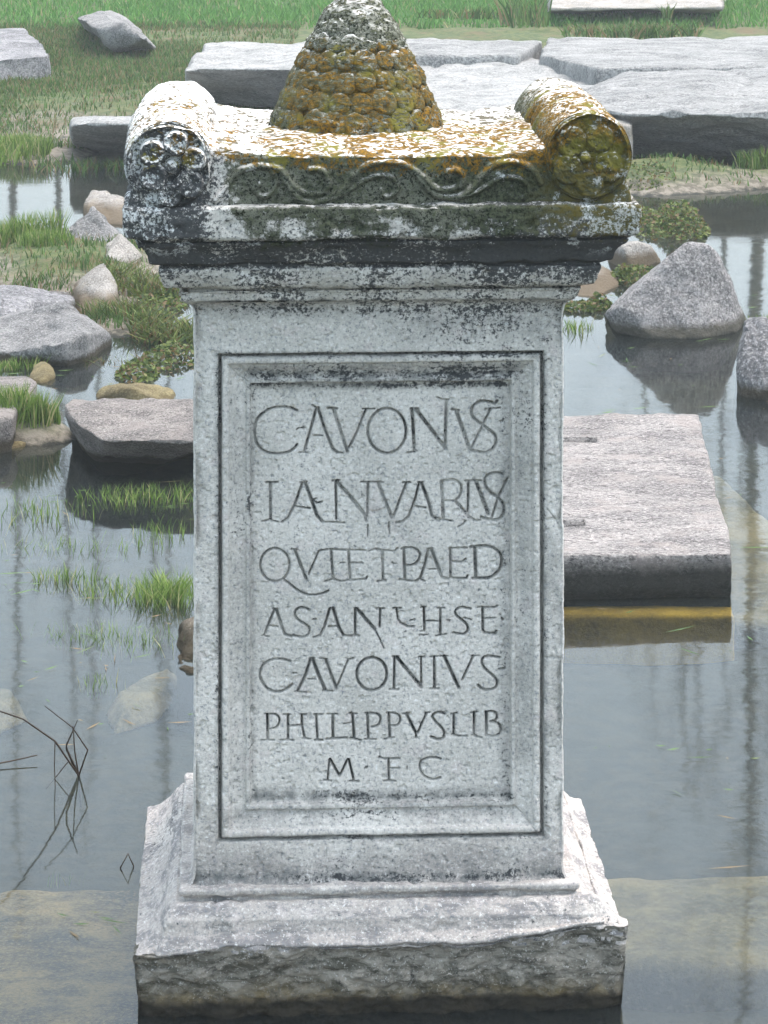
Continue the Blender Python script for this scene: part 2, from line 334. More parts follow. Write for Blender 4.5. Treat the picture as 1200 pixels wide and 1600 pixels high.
# ------------------------------------------------------------------ stones
def stone_mesh(name, pts, vox, smooth=4, amp=0.01, nscale=8, seed=0, carve=None, aniso=(1, 1, 1), ridged=0.0):
    bm = bmesh.new()
    for p in pts: bm.verts.new(p)
    r = bmesh.ops.convex_hull(bm, input=bm.verts)
    bmesh.ops.delete(bm, geom=[v for v in bm.verts if not v.link_faces], context='VERTS')
    me = bpy.data.meshes.new("tmp"); bm.to_mesh(me); bm.free()
    o = bpy.data.objects.new("tmp", me); C.objects.link(o)
    md = o.modifiers.new("r", 'REMESH'); md.mode = 'VOXEL'; md.voxel_size = vox
    if smooth:
        ms = o.modifiers.new("s", 'SMOOTH'); ms.iterations = smooth; ms.factor = 0.5
    dg = bpy.context.evaluated_depsgraph_get(); ev = o.evaluated_get(dg)
    m2 = bpy.data.meshes.new_from_object(ev); bpy.data.objects.remove(o); bpy.data.meshes.remove(me)
    V = coords(m2); N = normals(m2); A = np.array(aniso)
    d = amp * fbm(V * A, nscale, 5, seed, 0.55) + amp * 1.6 * fbm(V * A, nscale * 0.3, 2, seed + 40)
    if ridged: d -= ridged * np.clip(0.25 - np.abs(fbm(V * A, nscale * 0.7, 3, seed + 90)), 0, 1)
    V = V + N * d[:, None]
    if carve is not None: V = carve(V, N)
    setco(m2, V); m2.name = name
    m2.polygons.foreach_set("use_smooth", np.ones(len(m2.polygons), dtype=bool))
    m2.materials.clear()
    return m2
_sc = [0]
def stone(name, label, pts, mat, cat="stone", amp=0.012, nscale=9, smooth=4, vox=None, carve=None, aniso=(1, 1, 1), group=None, ridged=0.0):
    _sc[0] += 7
    pts = [Vector(p) for p in pts]
    ctr = sum(pts, Vector()) / len(pts); zmin = min(p.z for p in pts)
    base = Vector((ctr.x, ctr.y, zmin))
    if vox is None: vox = max(0.0045, ctr.y * 0.0011)
    cv = (lambda V, N: carve(V + np.array(base), N) - np.array(base)) if carve else None
    me = stone_mesh(name, [p - base for p in pts], vox, smooth, amp, nscale, _sc[0], cv, aniso, ridged)
    o = link(name, me, mat); o.location = base
    return tag(o, label, cat, group)
def block(corners, z0, z1, taper=0.0, jig=0.0):
    """corners of the footprint (x,y) -> hull points"""
    cx = sum(c[0] for c in corners) / len(corners); cy = sum(c[1] for c in corners) / len(corners)
    out = []
    for x, y in corners:
        out.append((x, y, z0))
        out.append((x + (cx - x) * taper + random.uniform(-jig, jig), y + (cy - y) * taper + random.uniform(-jig, jig), z1 + random.uniform(-jig, jig)))
    return out
def topblock(pxs, ztop, z0, flare=0.0, jig=0.0):
    """the corners of the upper face as seen in the photograph, standing at height ztop"""
    pts = [at(x, y, ztop) for x, y in pxs]
    c = sum(pts, Vector()) / len(pts); out = []
    for p in pts:
        out.append((p.x, p.y, ztop + random.uniform(-jig, jig)))
        qd = (p - c) * (1 + flare) + c
        out.append((qd.x, qd.y, z0))
    return out

# right hand slab with the clamp cuttings
def carve_slab(V, N):
    for (px, py, hx, hy) in ((900, 686, 0.050, 0.022), (890, 817, 0.034, 0.020)):
        p = at(px, py, 0.11)
        m = (1 - sstep(0.8, 1.15, np.abs(V[:, 0] - p.x) / hx)) * (1 - sstep(0.6, 1.3, np.abs(V[:, 1] - p.y) / hy)) * (V[:, 2] > 0.05)
        V[:, 2] -= 0.085 * m
    # the long chisel strokes of the upper face
    top = sstep(0.085, 0.105, V[:, 2])
    V[:, 2] += 0.004 * top * fbm(V * np.array([0.35, 1.6, 1]), 28, 4, 77)
    # lower edge pulled back under water line
    V[:, 1] += 0.02 * sstep(0.03, -0.02, V[:, 2]) * (V[:, 1] < 7.0)
    return V
stone("stone_slab", "long pale pinkish slab with clamp slots lying in the pond right of the altar",
      topblock([(700, 652), (1092, 645), (1146, 862), (700, 868)], 0.11, -0.16, 0.0), R_SLAB, "slab", amp=0.006, nscale=14, smooth=2, vox=0.0085, carve=carve_slab)
# ledge of ochre algae at its foot, under water
p1, p2 = at(860, 966, -0.03), at(1149, 966, -0.03)
R_OCH = make_rock("ochre_algae_stone", (0.55, 0.37, 0.06), (0.32, 0.21, 0.04), 5, 0.2, wet=-5, bumpd=0.005)
stone("submerged_ledge", "ochre stone ledge just under the water along the foot of the right slab",
      block([(0.2, p1.y), (p2.x, p2.y), (p2.x + .01, p2.y + 0.22), (0.2, p1.y + 0.22)], -0.17, -0.022), R_OCH, "ledge", amp=0.004, vox=0.009)

# pyramid boulder and its neighbours on the right
bl = [at(938, 490), at(962, 520), at(1020, 530), at(1090, 530), at(1150, 520), at(1170, 500), at(1130, 475), at(1010, 470)]
pts = []
for p in bl: pts += [(p.x, p.y, 0.0), (p.x - (p.x - 1.03) * 0.35, p.y + 0.12, -0.16)]
pts += [atY(1073, 9.95, .300), atY(1108, 9.95, .296), atY(1128, 9.98, .245), atY(1042, 9.92, .255), atY(1090, 10.12, .26), atY(1145, 9.95, .14), atY(968, 9.86, .10), atY(945, 9.95, 0.055)]
stone("boulder", "rounded pyramid shaped grey boulder mirrored in the water on the right", pts, R_GREY, "boulder", amp=0.012, nscale=10, smooth=5, vox=0.0085, ridged=0.015)
pts = [at(1150, 585, 0), at(1165, 620, 0), at(1260, 640, 0), at(1290, 570, 0), at(1170, 560, 0)]
pts = [(p.x, p.y, z) for p in pts for z in (0.0, -0.17)] + [atY(1150, 9.0, .12), atY(1163, 9.0, .185), atY(1205, 9.05, .195), atY(1290, 9.1, .18), atY(1160, 9.25, .17), atY(1152, 8.92, 0.06)]
stone("boulder", "streaked dark grey boulder cut off by the right edge of the view", pts, R_DARK, "boulder", amp=0.02, nscale=9, smooth=2, vox=0.009, aniso=(1.8, 1, .6), ridged=0.05)
pts = [(p.x, p.y, z) for p in (at(950, 408), at(985, 420), at(1030, 408), at(1010, 392), at(960, 390)) for z in (0.0, -0.12)] + [atY(975, 11.2, .09), atY(995, 11.25, .10), atY(1015, 11.3, .07), atY(962, 11.3, .07)]
stone("rock", "small yellowish rounded rock in weeds beyond the pyramid boulder", pts, R_PALE, "rock", amp=0.012, smooth=4)
pts = [(p.x, p.y, z) for p in (at(890, 462), at(930, 468), at(972, 440), at(960, 425), at(900, 430)) for z in (0.0, -0.12)] + [atY(905, 10.9, .05), atY(940, 11.0, .055), atY(930, 10.75, .04)]
stone("rock", "low brownish rock half hidden behind the cornice on its right", pts, R_PALE, "rock", amp=0.012, smooth=4)

# left cluster of rocks
def mound(foot, tops, zb=-0.12):
    return [(p[0], p[1], zb) for p in [at(*f, 0.0) for f in foot]] + [(at(*f, 0.0).x, at(*f, 0.0).y, 0.0) for f in foot] + [atY(t[0], t[2], CAM_H - (t[1] - HOR) * t[2] / FPX) for t in tops]
stone("rock", "rounded pale rock behind the grey one, beside the left end of the cornice",
      mound([(128, 338), (150, 350), (200, 352), (215, 330), (150, 325)], [(129, 315, 12.6), (140, 298, 12.7), (160, 295, 12.7), (182, 300, 12.7), (200, 308, 12.7), (150, 296, 12.95)]), R_PALE, "rock", amp=0.015, ridged=0.03)
stone("rock", "dull grey peaked rock standing among grass left of the altar crown",
      mound([(85, 392), (120, 412), (190, 408), (205, 385), (120, 372)], [(90, 362, 11.6), (113, 337, 11.6), (138, 320, 11.65), (152, 318, 11.65), (168, 332, 11.65), (186, 360, 11.6), (145, 320, 11.9), (200, 375, 11.6)]), R_GREY2, "rock", amp=0.02, smooth=2, ridged=0.05)
stone("rock", "small white angular rock tucked under the left corner of the cornice",
      mound([(163, 420), (190, 432), (225, 430), (228, 405), (180, 400)], [(163, 378, 11.2), (174, 370, 11.25), (191, 362, 11.2), (206, 378, 11.15), (222, 395, 11.1), (185, 366, 11.4), (166, 402, 11.0)]), R_PALE, "rock", amp=0.012, smooth=1, ridged=0.03)
stone("rock", "pale pyramid shaped rock with a brown foot between the grass tufts on the left",
      mound([(103, 462), (122, 486), (165, 492), (186, 478), (176, 448), (120, 445)], [(104, 452, 10.75), (163, 407, 10.55), (150, 417, 10.65), (168, 412, 10.5), (184, 445, 10.45), (124, 448, 10.45), (160, 412, 10.75)]), R_PALE, "rock", amp=0.008, smooth=1, ridged=0.03)
stone("rock", "flat dark rock with a whitish top at the left edge behind the grey triangular rock",
      mound([(-80, 510), (10, 520), (80, 500), (117, 492), (115, 460), (-80, 440)], [(-80, 436, 10.5), (0, 441, 10.6), (35, 449, 10.6), (80, 452, 10.6), (105, 455, 10.5), (117, 468, 10.3), (-60, 450, 10.2), (60, 470, 10.1), (0, 462, 10.1)]), R_DARK, "rock", amp=0.015, smooth=1, ridged=0.04)
stone("rock", "large grey triangular rock lying at the water's edge on the left",
      mound([(-70, 555), (40, 560), (110, 566), (150, 556), (172, 530), (150, 510), (-40, 505)], [(-60, 518, 9.9), (10, 500, 9.8), (55, 482, 9.85), (98, 470, 9.85), (118, 478, 9.8), (150, 503, 9.7), (169, 520, 9.65), (135, 520, 9.4), (98, 535, 9.3), (60, 485, 10.0)]), R_GREY2, "rock", amp=0.014, smooth=1, ridged=0.05)
stone("rock", "small yellow brown rock on the mud above the pale slab corner",
      mound([(45, 592), (65, 600), (88, 590), (80, 578), (55, 576)], [(52, 570, 9.25), (66, 562, 9.25), (80, 572, 9.2)]), R_YELL, "rock", amp=0.012, smooth=3)
stone("stone_slab", "corner of a flat pinkish grey slab at the left edge above the grass",
      topblock([(-90, 585), (45, 583), (58, 594), (18, 650), (-90, 668)], 0.10, -0.15, 0.03), R_PINK, "slab", amp=0.008, smooth=3)
stone("rock", "yellow rock wedged between the left slab corner and the pink block",
      mound([(40, 655), (70, 672), (100, 668), (102, 640), (60, 632)], [(45, 622, 8.8), (70, 630, 8.75), (95, 642, 8.7), (60, 622, 8.9)]), R_YELL, "rock", amp=0.012, smooth=3)
stone("rock", "flat yellowish rock barely showing above the water behind the pink block",
      mound([(150, 622), (200, 630), (274, 628), (276, 606), (215, 596), (160, 606)], [(165, 603, 8.95), (215, 598, 9.0), (262, 602, 8.95), (200, 606, 8.8)]), R_YELL, "rock", amp=0.012, smooth=1, ridged=0.03)
stone("stone_block", "thick pinkish block with a dark overhanging underside left of the inscription",
      [at(98, 630, .15), at(112, 617, .155), at(330, 628, .15), at(330, 692, .125), at(160, 688, .12), at(125, 668, .13),
       at(100, 650, .12), atY(110, 8.35, .02), atY(150, 8.15, -.02), atY(330, 8.3, 0.0), atY(330, 8.8, -.15), atY(130, 8.7, -.15), atY(160, 8.35, -.15)],
      R_PINK, "stone block", amp=0.010, nscale=12, smooth=1, vox=0.007, ridged=0.02)
stone("stone", "wide flat brown stone just awash at the left edge below the grass",
      mound([(-80, 700), (0, 705), (60, 692), (70, 682), (0, 672), (-80, 672)], [(-60, 676, 8.4), (20, 678, 8.35), (50, 684, 8.3)], -0.1), R_YELL, "stone", amp=0.01)
stone("rock", "brown rough rock half hidden behind the left edge of the shaft",
      mound([(273, 1040), (295, 1052), (380, 1052), (380, 1010), (290, 1010)], [(276, 992, 6.35), (282, 972, 6.4), (300, 958, 6.42), (380, 955, 6.45), (275, 1015, 6.25), (300, 965, 6.5)], -0.16), R_BROWN, "rock", amp=0.02, smooth=1, ridged=0.05, nscale=14)

# submerged stones
stone("submerged_stone", "pale wedge shaped stone lying under the water left of the shaft",
      topblock([(185, 1078), (215, 1055), (262, 1038), (268, 1060), (240, 1085), (195, 1100)], -0.072, -0.12, 0.5), R_SUBP, "stone", amp=0.008)
stone("submerged_stone", "pale stone under the water at the left edge above the dead branch",
      topblock([(-60, 1072), (15, 1075), (24, 1092), (-10, 1106), (-60, 1104)], -0.072, -0.12, 0.5), R_SUBP, "stone", amp=0.008)
stone("submerged_slab", "sunken brown slab running along the right edge beyond the pale slab",
      topblock([(1085, 742), (1125, 742), (1190, 890), (1320, 930), (1320, 975), (1080, 975)], -0.065, -0.16, 0.0), R_SUBP, "slab", amp=0.006)
stone("paving_slab", "mottled underwater paving slab left of the altar foot",
      block([(-1.6, 3.6), (0.0, 3.6), (0.0, 5.13), (-1.6, 5.10)], -0.17, -0.062), R_SUB, "slab", amp=0.022, nscale=5, vox=0.012)
stone("paving_slab", "mottled underwater paving slab reaching right of the altar foot",
      block([(0.01, 4.77), (1.6, 4.79), (1.6, 5.16), (0.01, 5.15)], -0.17, -0.060), R_SUBP, "slab", amp=0.020, nscale=5, vox=0.012)

# stones of the far bank
stone("stone_block", "large flat topped block with a dark rough front behind the left bolster",
      [at(330, 58, .34), at(560, 58, .34), at(560, 110, .34), at(482, 106, .35), at(284, 108, .33), at(300, 100, .33),
       atY(560, 15.9, .05), atY(330, 16.2, .05), atY(300, 17.0, .02), atY(560, 19.5, .02), atY(345, 19.2, .02), atY(430, 15.8, .15)],
      R_BANKL, "stone block", amp=0.03, nscale=4, smooth=3, ridged=0.05)
stone("stone_slab", "farthest long strip of grey slab in front of the grass bank",
      topblock([(540, 60), (852, 60), (812, 84), (540, 86)], 0.33, 0.0, 0.0), R_BANK, "slab", amp=0.012, nscale=4, ridged=0.05, smooth=1)
stone("stone_slab", "long far grey slab reaching the right edge of the view",
      topblock([(856, 58), (1400, 52), (1400, 104), (1050, 104), (930, 104), (842, 82)], 0.34, 0.0, 0.0), R_BANK, "slab", amp=0.015, nscale=3, ridged=0.06, smooth=1)
stone("stone_slab", "worn pale slab right of the pine cone with a chipped corner",
      topblock([(560, 90), (700, 86), (808, 88), (948, 112), (944, 126), (880, 142), (800, 182), (560, 182)], 0.26, -0.02, 0.01), R_BANKL, "slab", amp=0.018, nscale=4, smooth=2, ridged=0.08)
stone("stone_block", "massive grey block with a dark front face beyond the right bolster",
      [at(1010, 105, .33), at(1120, 104, .34), at(1400, 106, .34), at(1400, 178, .30), at(1100, 178, .30), at(985, 178, .29), at(905, 168, .27), at(900, 150, .26),
       at(905, 232, .0), at(960, 246, .0), at(1120, 252, .0), at(1400, 258, .0), atY(900, 17.3, -.02), atY(1400, 18, -.02)],
      R_BANK, "stone block", amp=0.028, nscale=4, smooth=2, ridged=0.08)
stone("stone_block", "weathered low block half sunk in the bank left of the left bolster",
      [at(112, 184, .22), at(128, 182, .235), at(420, 184, .23), at(420, 196, .23), at(108, 196, .215), atY(112, 14.7, 0), atY(420, 14.6, 0), atY(110, 15.5, 0), atY(420, 15.4, 0), at(150, 192, .23)],
      R_BANKL, "stone block", amp=0.025, nscale=5, smooth=3, ridged=0.04)
stone("stone_block", "pale block end peeping out behind the right bolster",
      topblock([(900, 182), (988, 181), (989, 194), (900, 196)], .24, 0.0, 0.0), R_PALE, "stone block", amp=0.01, smooth=2)
stone("stone_slab", "dark flat slab lying in the grass at the upper left edge",
      topblock([(-120, 50), (38, 46), (82, 84), (-20, 94), (-120, 100)], 0.22, 0.0, 0.0), R_DARK, "slab", amp=0.012, nscale=4, smooth=1, ridged=0.04)
stone("rock", "pointed grey rock half buried in the upper left grass",
      [at(118, 28, .3), at(165, 20, .34), at(195, 36, .33), at(232, 62, .24), at(246, 75, .15), at(180, 80, .14), at(150, 45, .28), at(130, 40, .2), at(200, 84, .05), at(130, 30, .0), at(180, 20, .0), at(245, 78, .05)],
      R_GREY2, "rock", amp=0.03, nscale=5, smooth=1, ridged=0.06)
stone("stone_block", "whitish hazy block standing in the far grass at the upper right",
      [at(855, -45, .34), at(1125, -48, .34), at(1128, 12, .26), at(858, 14, .26), at(852, 26, .10), at(1132, 24, .10), atY(858, 26.5, .05), atY(1125, 26.5, .05)],
      R_PALE, "stone block", amp=0.03, nscale=4, smooth=3)

# ------------------------------------------------------------------ the altar
root = empty("funerary_altar", ALT, YAW)
tag(root, "weathered marble funerary altar with Latin inscription and pine cone top standing in water", "altar")
cy_, sy_ = math.cos(YAW), math.sin(YAW)
def loc(px, py, out=0.0):
    """photograph pixel on the plane 'out' metres in front of the altar face -> local x, z"""
    o = np.array([0 - ALT.x, 0 - ALT.y]); dd = np.array([(px - 600) / FPX, 1.0])
    o = np.array([o[0] * cy_ + o[1] * sy_, -o[0] * sy_ + o[1] * cy_]); dd = np.array([dd[0] * cy_ + dd[1] * sy_, -dd[0] * sy_ + dd[1] * cy_])
    t = (-out - o[1]) / dd[1]
    return float(o[0] + t * dd[0]), float(CAM_H - t * (py - HOR) / FPX)
def zr(row, out=0.0): return loc(592, row, out)[1]

def rrect(hl, hr, f, b, r, nf, ns, nb, nc=5):
    """rounded rectangle around (0, depth), starting at front left; f = front outset (y=-f), b = back y"""
    r = max(r, 0.001); pts = []
    def arc(cx, cy, a0, a1):
        return [(cx + r * math.cos(a0 + (a1 - a0) * i / (nc + 1)), cy + r * math.sin(a0 + (a1 - a0) * i / (nc + 1))) for i in range(1, nc + 1)]
    for i in range(nf + 1): pts.append((-hl + r + (hl + hr - 2 * r) * i / nf, -f))
    pts += arc(hr - r, -f + r, -math.pi / 2, 0)
    for i in range(ns + 1): pts.append((hr, -f + r + (b + f - 2 * r) * i / ns))
    pts += arc(hr - r, b - r, 0, math.pi / 2)
    for i in range(nb + 1): pts.append((hr - r - (hl + hr - 2 * r) * i / nb, b))
    pts += arc(-hl + r, b - r, math.pi / 2, math.pi)
    for i in range(ns + 1): pts.append((-hl, b - r - (b + f - 2 * r) * i / ns))
    pts += arc(-hl + r, -f + r, math.pi, 1.5 * math.pi)
    return np.array(pts)
def loft(rings, nf, ns, nb, cap_top=True, cap_bot=True):
    """rings: (z, hl, hr, front, back, radius)"""
    L = [np.c_[rrect(*r[1:], nf, ns, nb), np.full(len(rrect(*r[1:], nf, ns, nb)), r[0])] for r in rings]
    n = len(L[0]); V = np.concatenate(L); m = len(rings)
    i = np.arange(m * n).reshape(m, n); j = np.roll(i, -1, axis=1)
    F = np.stack([i[:-1], j[:-1], j[1:], i[1:]], -1).reshape(-1, 4)
    return V, F, n, m
def resample(keys, step):
    """keys: list of tuples whose first value is z, linear interpolation along the profile"""
    out = []
    for a, b in zip(keys[:-1], keys[1:]):
        a = np.array(a, float); b = np.array(b, float)
        dlen = max(np.hypot(b[0] - a[0], b[3] - a[3]), np.hypot(b[0] - a[0], b[1] - a[1]))
        k = max(1, int(math.ceil(dlen / step)))
        for t in range(k): out.append(tuple(a + (b - a) * t / k))
    out.append(tuple(keys[-1])); return out
def capped(V, F, n, m):
    """close first and last ring with a fan to the ring centre"""
    Vb = V[:n].mean(0); Vt = V[(m - 1) * n:].mean(0)
    V2 = np.vstack([V, Vb, Vt]); a = np.arange(n); b = np.roll(a, -1)
    T = np.vstack([np.stack([b, a, np.full(n, len(V))], -1), np.stack([a + (m - 1) * n, b + (m - 1) * n, np.full(n, len(V) + 1)], -1)])
    return V2, [F, T]
def weather(me, amp, scale, seed, chips=0.0, chipscale=30, octs=5, post=None, anis=(1, 1, 1)):
    V = coords(me); N = normals(me)
    d = amp * fbm(V * np.array(anis), scale, octs, seed, 0.6)
    if chips:
        c = fbm(V, chipscale, 3, seed + 50)
        d -= chips * sstep(0.28, 0.55, c)
    V = V + N * d[:, None]
    if post is not None: V = post(V, N)
    setco(me, V)

DB = 0.48   # depth of the block
H0 = 0.2895
# ---- shaft with frame, panel and letters, all cut from one fine grid
def rel_pts(pts, o, s): return [(o[0] + x / s, o[1] + y / s) for x, y in pts]
def catmull(P, n=8):
    P = [np.array(p, float) for p in P]; P = [2 * P[0] - P[1]] + P + [2 * P[-1] - P[-2]]; out = []
    for i in range(1, len(P) - 2):
        for k in range(n):
            t = k / n
            out.append(0.5 * ((2 * P[i]) + (-P[i - 1] + P[i + 1]) * t + (2 * P[i - 1] - 5 * P[i] + 4 * P[i + 1] - P[i + 2]) * t * t + (-P[i - 1] + 3 * P[i] - 3 * P[i + 1] + P[i + 2]) * t ** 3))
    out.append(P[-2]); return [tuple(p) for p in out]
def ell(cx, cy, rx, ry): return [(cx + rx * math.cos(a), cy + ry * math.sin(a)) for a in np.linspace(0, 2 * math.pi, 41)]
TXT = []
def L(o, s, items):
    for it in items:
        kind, wd, pts = it
        if kind == 'c': pts = catmull(pts)
        elif kind == 'o': pts = ell(*pts)
        TXT.append((wd, rel_pts(pts, o, s)))
A = 5.4545
L((380, 600), A, [
 ('c', 1.9, [(460,230),(400,208),(330,200),(240,212),(170,250),(115,310),(97,390),(105,480),(145,550),(210,588),(300,598),(380,585),(430,555),(458,520)]),
 ('l', 1.0, [(455,390),(470,380),(520,380)]), ('l', 1.9, [(620,220),(580,370),(520,575)]), ('l', 2.2, [(638,210),(700,400),(765,560),(800,585)]), ('l', 1.3, [(800,585),(850,592)]),
 ('l', 1.2, [(590,185),(635,212)]), ('l', 1.2, [(600,440),(675,442)]), ('l', 1.2, [(475,585),(550,590)]),
 ('l', 2.4, [(770,220),(830,400),(888,580)]), ('l', 1.6, [(722,208),(800,212)]), ('l', 1.7, [(1045,225),(960,430),(900,550)]), ('l', 1.2, [(1018,215),(1120,215)])])
L((580, 600), A, [
 ('o', 2.0, (134, 402, 163, 190)), ('l', 2.4, [(350,230),(360,400),(368,580)]), ('l', 1.5, [(335,215),(400,215)]), ('l', 2.7, [(385,225),(635,555)]),
 ('l', 2.3, [(640,140),(636,300),(630,555)]), ('l', 1.3, [(560,115),(605,135),(660,140)]), ('l', 1.4, [(300,590),(385,572)]),
 ('l', 2.7, [(728,235),(835,550)]), ('l', 1.5, [(688,222),(748,228)]), ('l', 1.7, [(1015,225),(845,570)]), ('l', 1.1, [(972,220),(1100,206)]),
 ('c', 2.2, [(1072,150),(1055,170),(1000,155),(930,155),(870,190),(855,250),(880,300),(945,350),(1010,400),(1055,440),(1065,500),(1030,560),(970,588),(900,578),(855,572)])])
L((400, 730), A, [
 ('l', 2.1, [(120,140),(125,450)]), ('l', 1.3, [(85,135),(185,133)]), ('l', 1.2, [(50,468),(110,455),(190,472)]),
 ('l', 1.9, [(395,140),(330,320),(270,440),(220,472)]), ('l', 2.3, [(420,140),(480,300),(520,420),(570,470)]), ('l', 1.4, [(380,135),(432,130)]), ('l', 1.3, [(340,340),(460,355)]),
 ('l', 1.3, [(485,285),(520,310),(562,298)]), ('l', 1.1, [(485,280),(515,268)]),
 ('l', 1.8, [(680,130),(685,445)]), ('l', 1.4, [(650,120),(712,115)]), ('l', 1.1, [(575,470),(650,472),(750,475)]), ('l', 2.6, [(695,135),(800,250),(940,420)]),
 ('l', 1.9, [(955,140),(948,400)]), ('l', 2.0, [(930,400),(940,460)]), ('l', 1.4, [(895,128),(1080,132)]), ('l', 0.9, [(955,490),(950,590)])])
L((580, 730), A, [
 ('l', 2.4, [(60,140),(120,290),(175,430)]), ('l', 1.8, [(300,140),(240,290),(190,420)]), ('l', 1.5, [(272,132),(332,132)]),
 ('l', 1.8, [(410,135),(370,290),(320,420),(270,465),(215,475)]), ('l', 2.3, [(430,140),(490,300),(520,420),(580,462)]), ('l', 1.3, [(402,130),(442,130)]), ('l', 1.3, [(375,338),(465,348)]),
 ('l', 2.5, [(600,130),(615,450)]), ('l', 1.3, [(585,450),(690,462)]), ('c', 1.9, [(600,122),(690,112),(745,130),(770,180),(755,250),(710,292)]), ('l', 1.5, [(635,290),(715,290)]),
 ('l', 2.2, [(715,290),(830,425)]), ('l', 1.5, [(830,425),(890,460),(930,455)]), ('l', 1.9, [(830,120),(825,410)]), ('l', 1.6, [(800,118),(935,120)]),
 ('l', 2.8, [(895,130),(1000,405)]), ('l', 1.8, [(1160,110),(1090,250),(1030,430)]),
 ('c', 2.2, [(1125,65),(1060,52),(1000,70),(970,110),(980,170),(1020,220),(1080,265),(1120,310),(1135,370),(1115,425),(1060,455),(1000,450),(940,432)]),
 ('l', 1.2, [(805,465),(780,495),(740,512)]), ('l', 0.8, [(150,470),(155,570)])])
A = 5.854
L((395, 840), A, [
 ('o', 1.7, (202, 255, 134, 150)), ('c', 1.5, [(285,390),(340,430),(420,490),(500,525),(580,525),(650,510),(690,490)]),
 ('l', 2.1, [(385,120),(440,260),(490,385)]), ('l', 1.3, [(605,125),(560,230),(510,340)]), ('l', 1.2, [(355,110),(402,118)]),
 ('l', 1.4, [(605,125),(700,108),(860,118),(1030,118)]), ('l', 2.0, [(715,115),(735,380)]), ('l', 1.3, [(660,405),(740,385),(810,402),(880,390)]),
 ('l', 2.0, [(875,120),(890,385)]), ('l', 1.5, [(890,390),(1030,380),(1045,360)]), ('l', 1.5, [(895,235),(1002,235)]), ('l', 1.0, [(800,235),(840,232)]),
 ('l', 1.4, [(1060,125),(1120,105),(1200,118)])])
L((590, 840), A, [
 ('l', 1.5, [(0,118),(155,122),(180,100)]), ('l', 2.0, [(45,125),(48,380)]), ('l', 1.4, [(0,400),(75,392)]), ('l', 1.0, [(130,228),(148,240),(168,240)]),
 ('l', 2.1, [(240,115),(250,385)]), ('l', 1.3, [(200,385),(300,398),(360,400)]), ('c', 1.7, [(222,103),(310,95),(365,120),(388,160),(370,215),(330,248),(270,258)]),
 ('l', 1.9, [(465,110),(430,260),(390,375),(350,400)]), ('l', 2.2, [(490,105),(560,290),(590,370),(650,380)]), ('l', 1.3, [(458,105),(502,102)]), ('l', 0.9, [(465,290),(540,290)]), ('l', 1.2, [(390,385),(432,400)]),
 ('l', 1.9, [(665,100),(668,370)]), ('l', 1.4, [(658,100),(815,98)]), ('l', 1.5, [(680,222),(770,228),(805,200)]), ('l', 1.5, [(658,372),(815,375),(825,350)]),
 ('l', 2.5, [(890,95),(900,360)]), ('c', 2.1, [(850,92),(970,82),(1060,100),(1120,150),(1138,220),(1110,310),(1040,365),(960,378),(870,375)])])
L((400, 935), 6.0, [
 ('l', 1.6, [(175,105),(75,350)]), ('l', 2.0, [(190,105),(240,260),(270,340),(330,360)]), ('l', 1.1, [(162,103),(200,105)]), ('l', 1.0, [(55,355),(120,362)]), ('l', 0.8, [(130,262),(205,268)]),
 ('c', 1.7, [(500,112),(460,95),(410,92),(370,120),(368,170),(410,215),(470,250),(503,290),(490,340),(440,365),(380,358),(350,348)]), ('l', 1.4, [(537,200),(560,200)]),
 ('l', 1.7, [(690,100),(640,270),(600,350),(540,368)]), ('l', 2.0, [(720,95),(780,280),(820,350)]), ('l', 1.2, [(820,350),(900,358)]), ('l', 1.2, [(685,98),(730,95)]), ('l', 1.2, [(680,270),(750,265)]),
 ('l', 1.8, [(930,100),(930,345)]), ('l', 1.3, [(885,352),(965,352)]), ('l', 2.4, [(945,100),(1115,295)]), ('l', 1.6, [(1165,100),(1160,270)]), ('l', 1.3, [(1130,97),(1200,97)]), ('l', 0.8, [(1115,295),(1165,390),(1200,470)])])
L((600, 935), 6.0, [
 ('l', 1.4, [(120,100),(130,200),(160,235),(220,265),(280,265)]), ('l', 1.3, [(88,97),(160,95)]), ('l', 1.0, [(240,212),(285,200)]),
 ('l', 1.8, [(375,90),(380,300)]), ('l', 1.2, [(353,88),(392,85)]), ('l', 1.0, [(330,345),(410,345)]), ('l', 1.0, [(340,310),(380,310)]), ('l', 1.3, [(405,215),(515,217)]),
 ('l', 1.9, [(530,100),(530,330)]), ('l', 1.3, [(505,97),(570,95)]), ('l', 1.1, [(490,355),(580,340)]), ('l', 1.3, [(595,208),(615,212)]),
 ('c', 1.7, [(810,100),(750,90),(700,95),(670,125),(680,165),(730,205),(775,250),(785,300),(750,340),(690,335),(650,325)]), ('l', 1.0, [(750,185),(820,205)]),
 ('l', 2.0, [(925,95),(930,310),(950,330)]), ('l', 1.3, [(880,85),(1040,90),(1065,72)]), ('l', 1.3, [(940,195),(1045,187)]), ('l', 1.6, [(935,325),(1045,340),(1058,312)]), ('l', 1.5, [(1105,190),(1115,205)])])
A = 5.854
L((395, 1010), A, [
 ('c', 1.9, [(340,140),(270,122),(200,120),(130,145),(80,200),(65,270),(90,340),(140,395),(210,422),(280,408),(330,380),(360,355)]), ('l', 1.1, [(370,250),(400,250)]),
 ('l', 2.1, [(530,115),(480,270),(410,415)]), ('l', 2.4, [(545,115),(600,260),(665,405)]), ('l', 1.3, [(518,112),(560,112)]), ('l', 0.8, [(505,300),(575,302)]), ('l', 1.1, [(385,418),(490,425)]), ('l', 1.1, [(640,408),(730,410)]),
 ('l', 2.0, [(665,120),(765,390)]), ('l', 1.2, [(610,110),(680,118)]), ('l', 1.4, [(870,130),(770,370)]), ('l', 1.2, [(870,125),(920,110)]), ('o', 2.0, (1088, 255, 138, 150))])
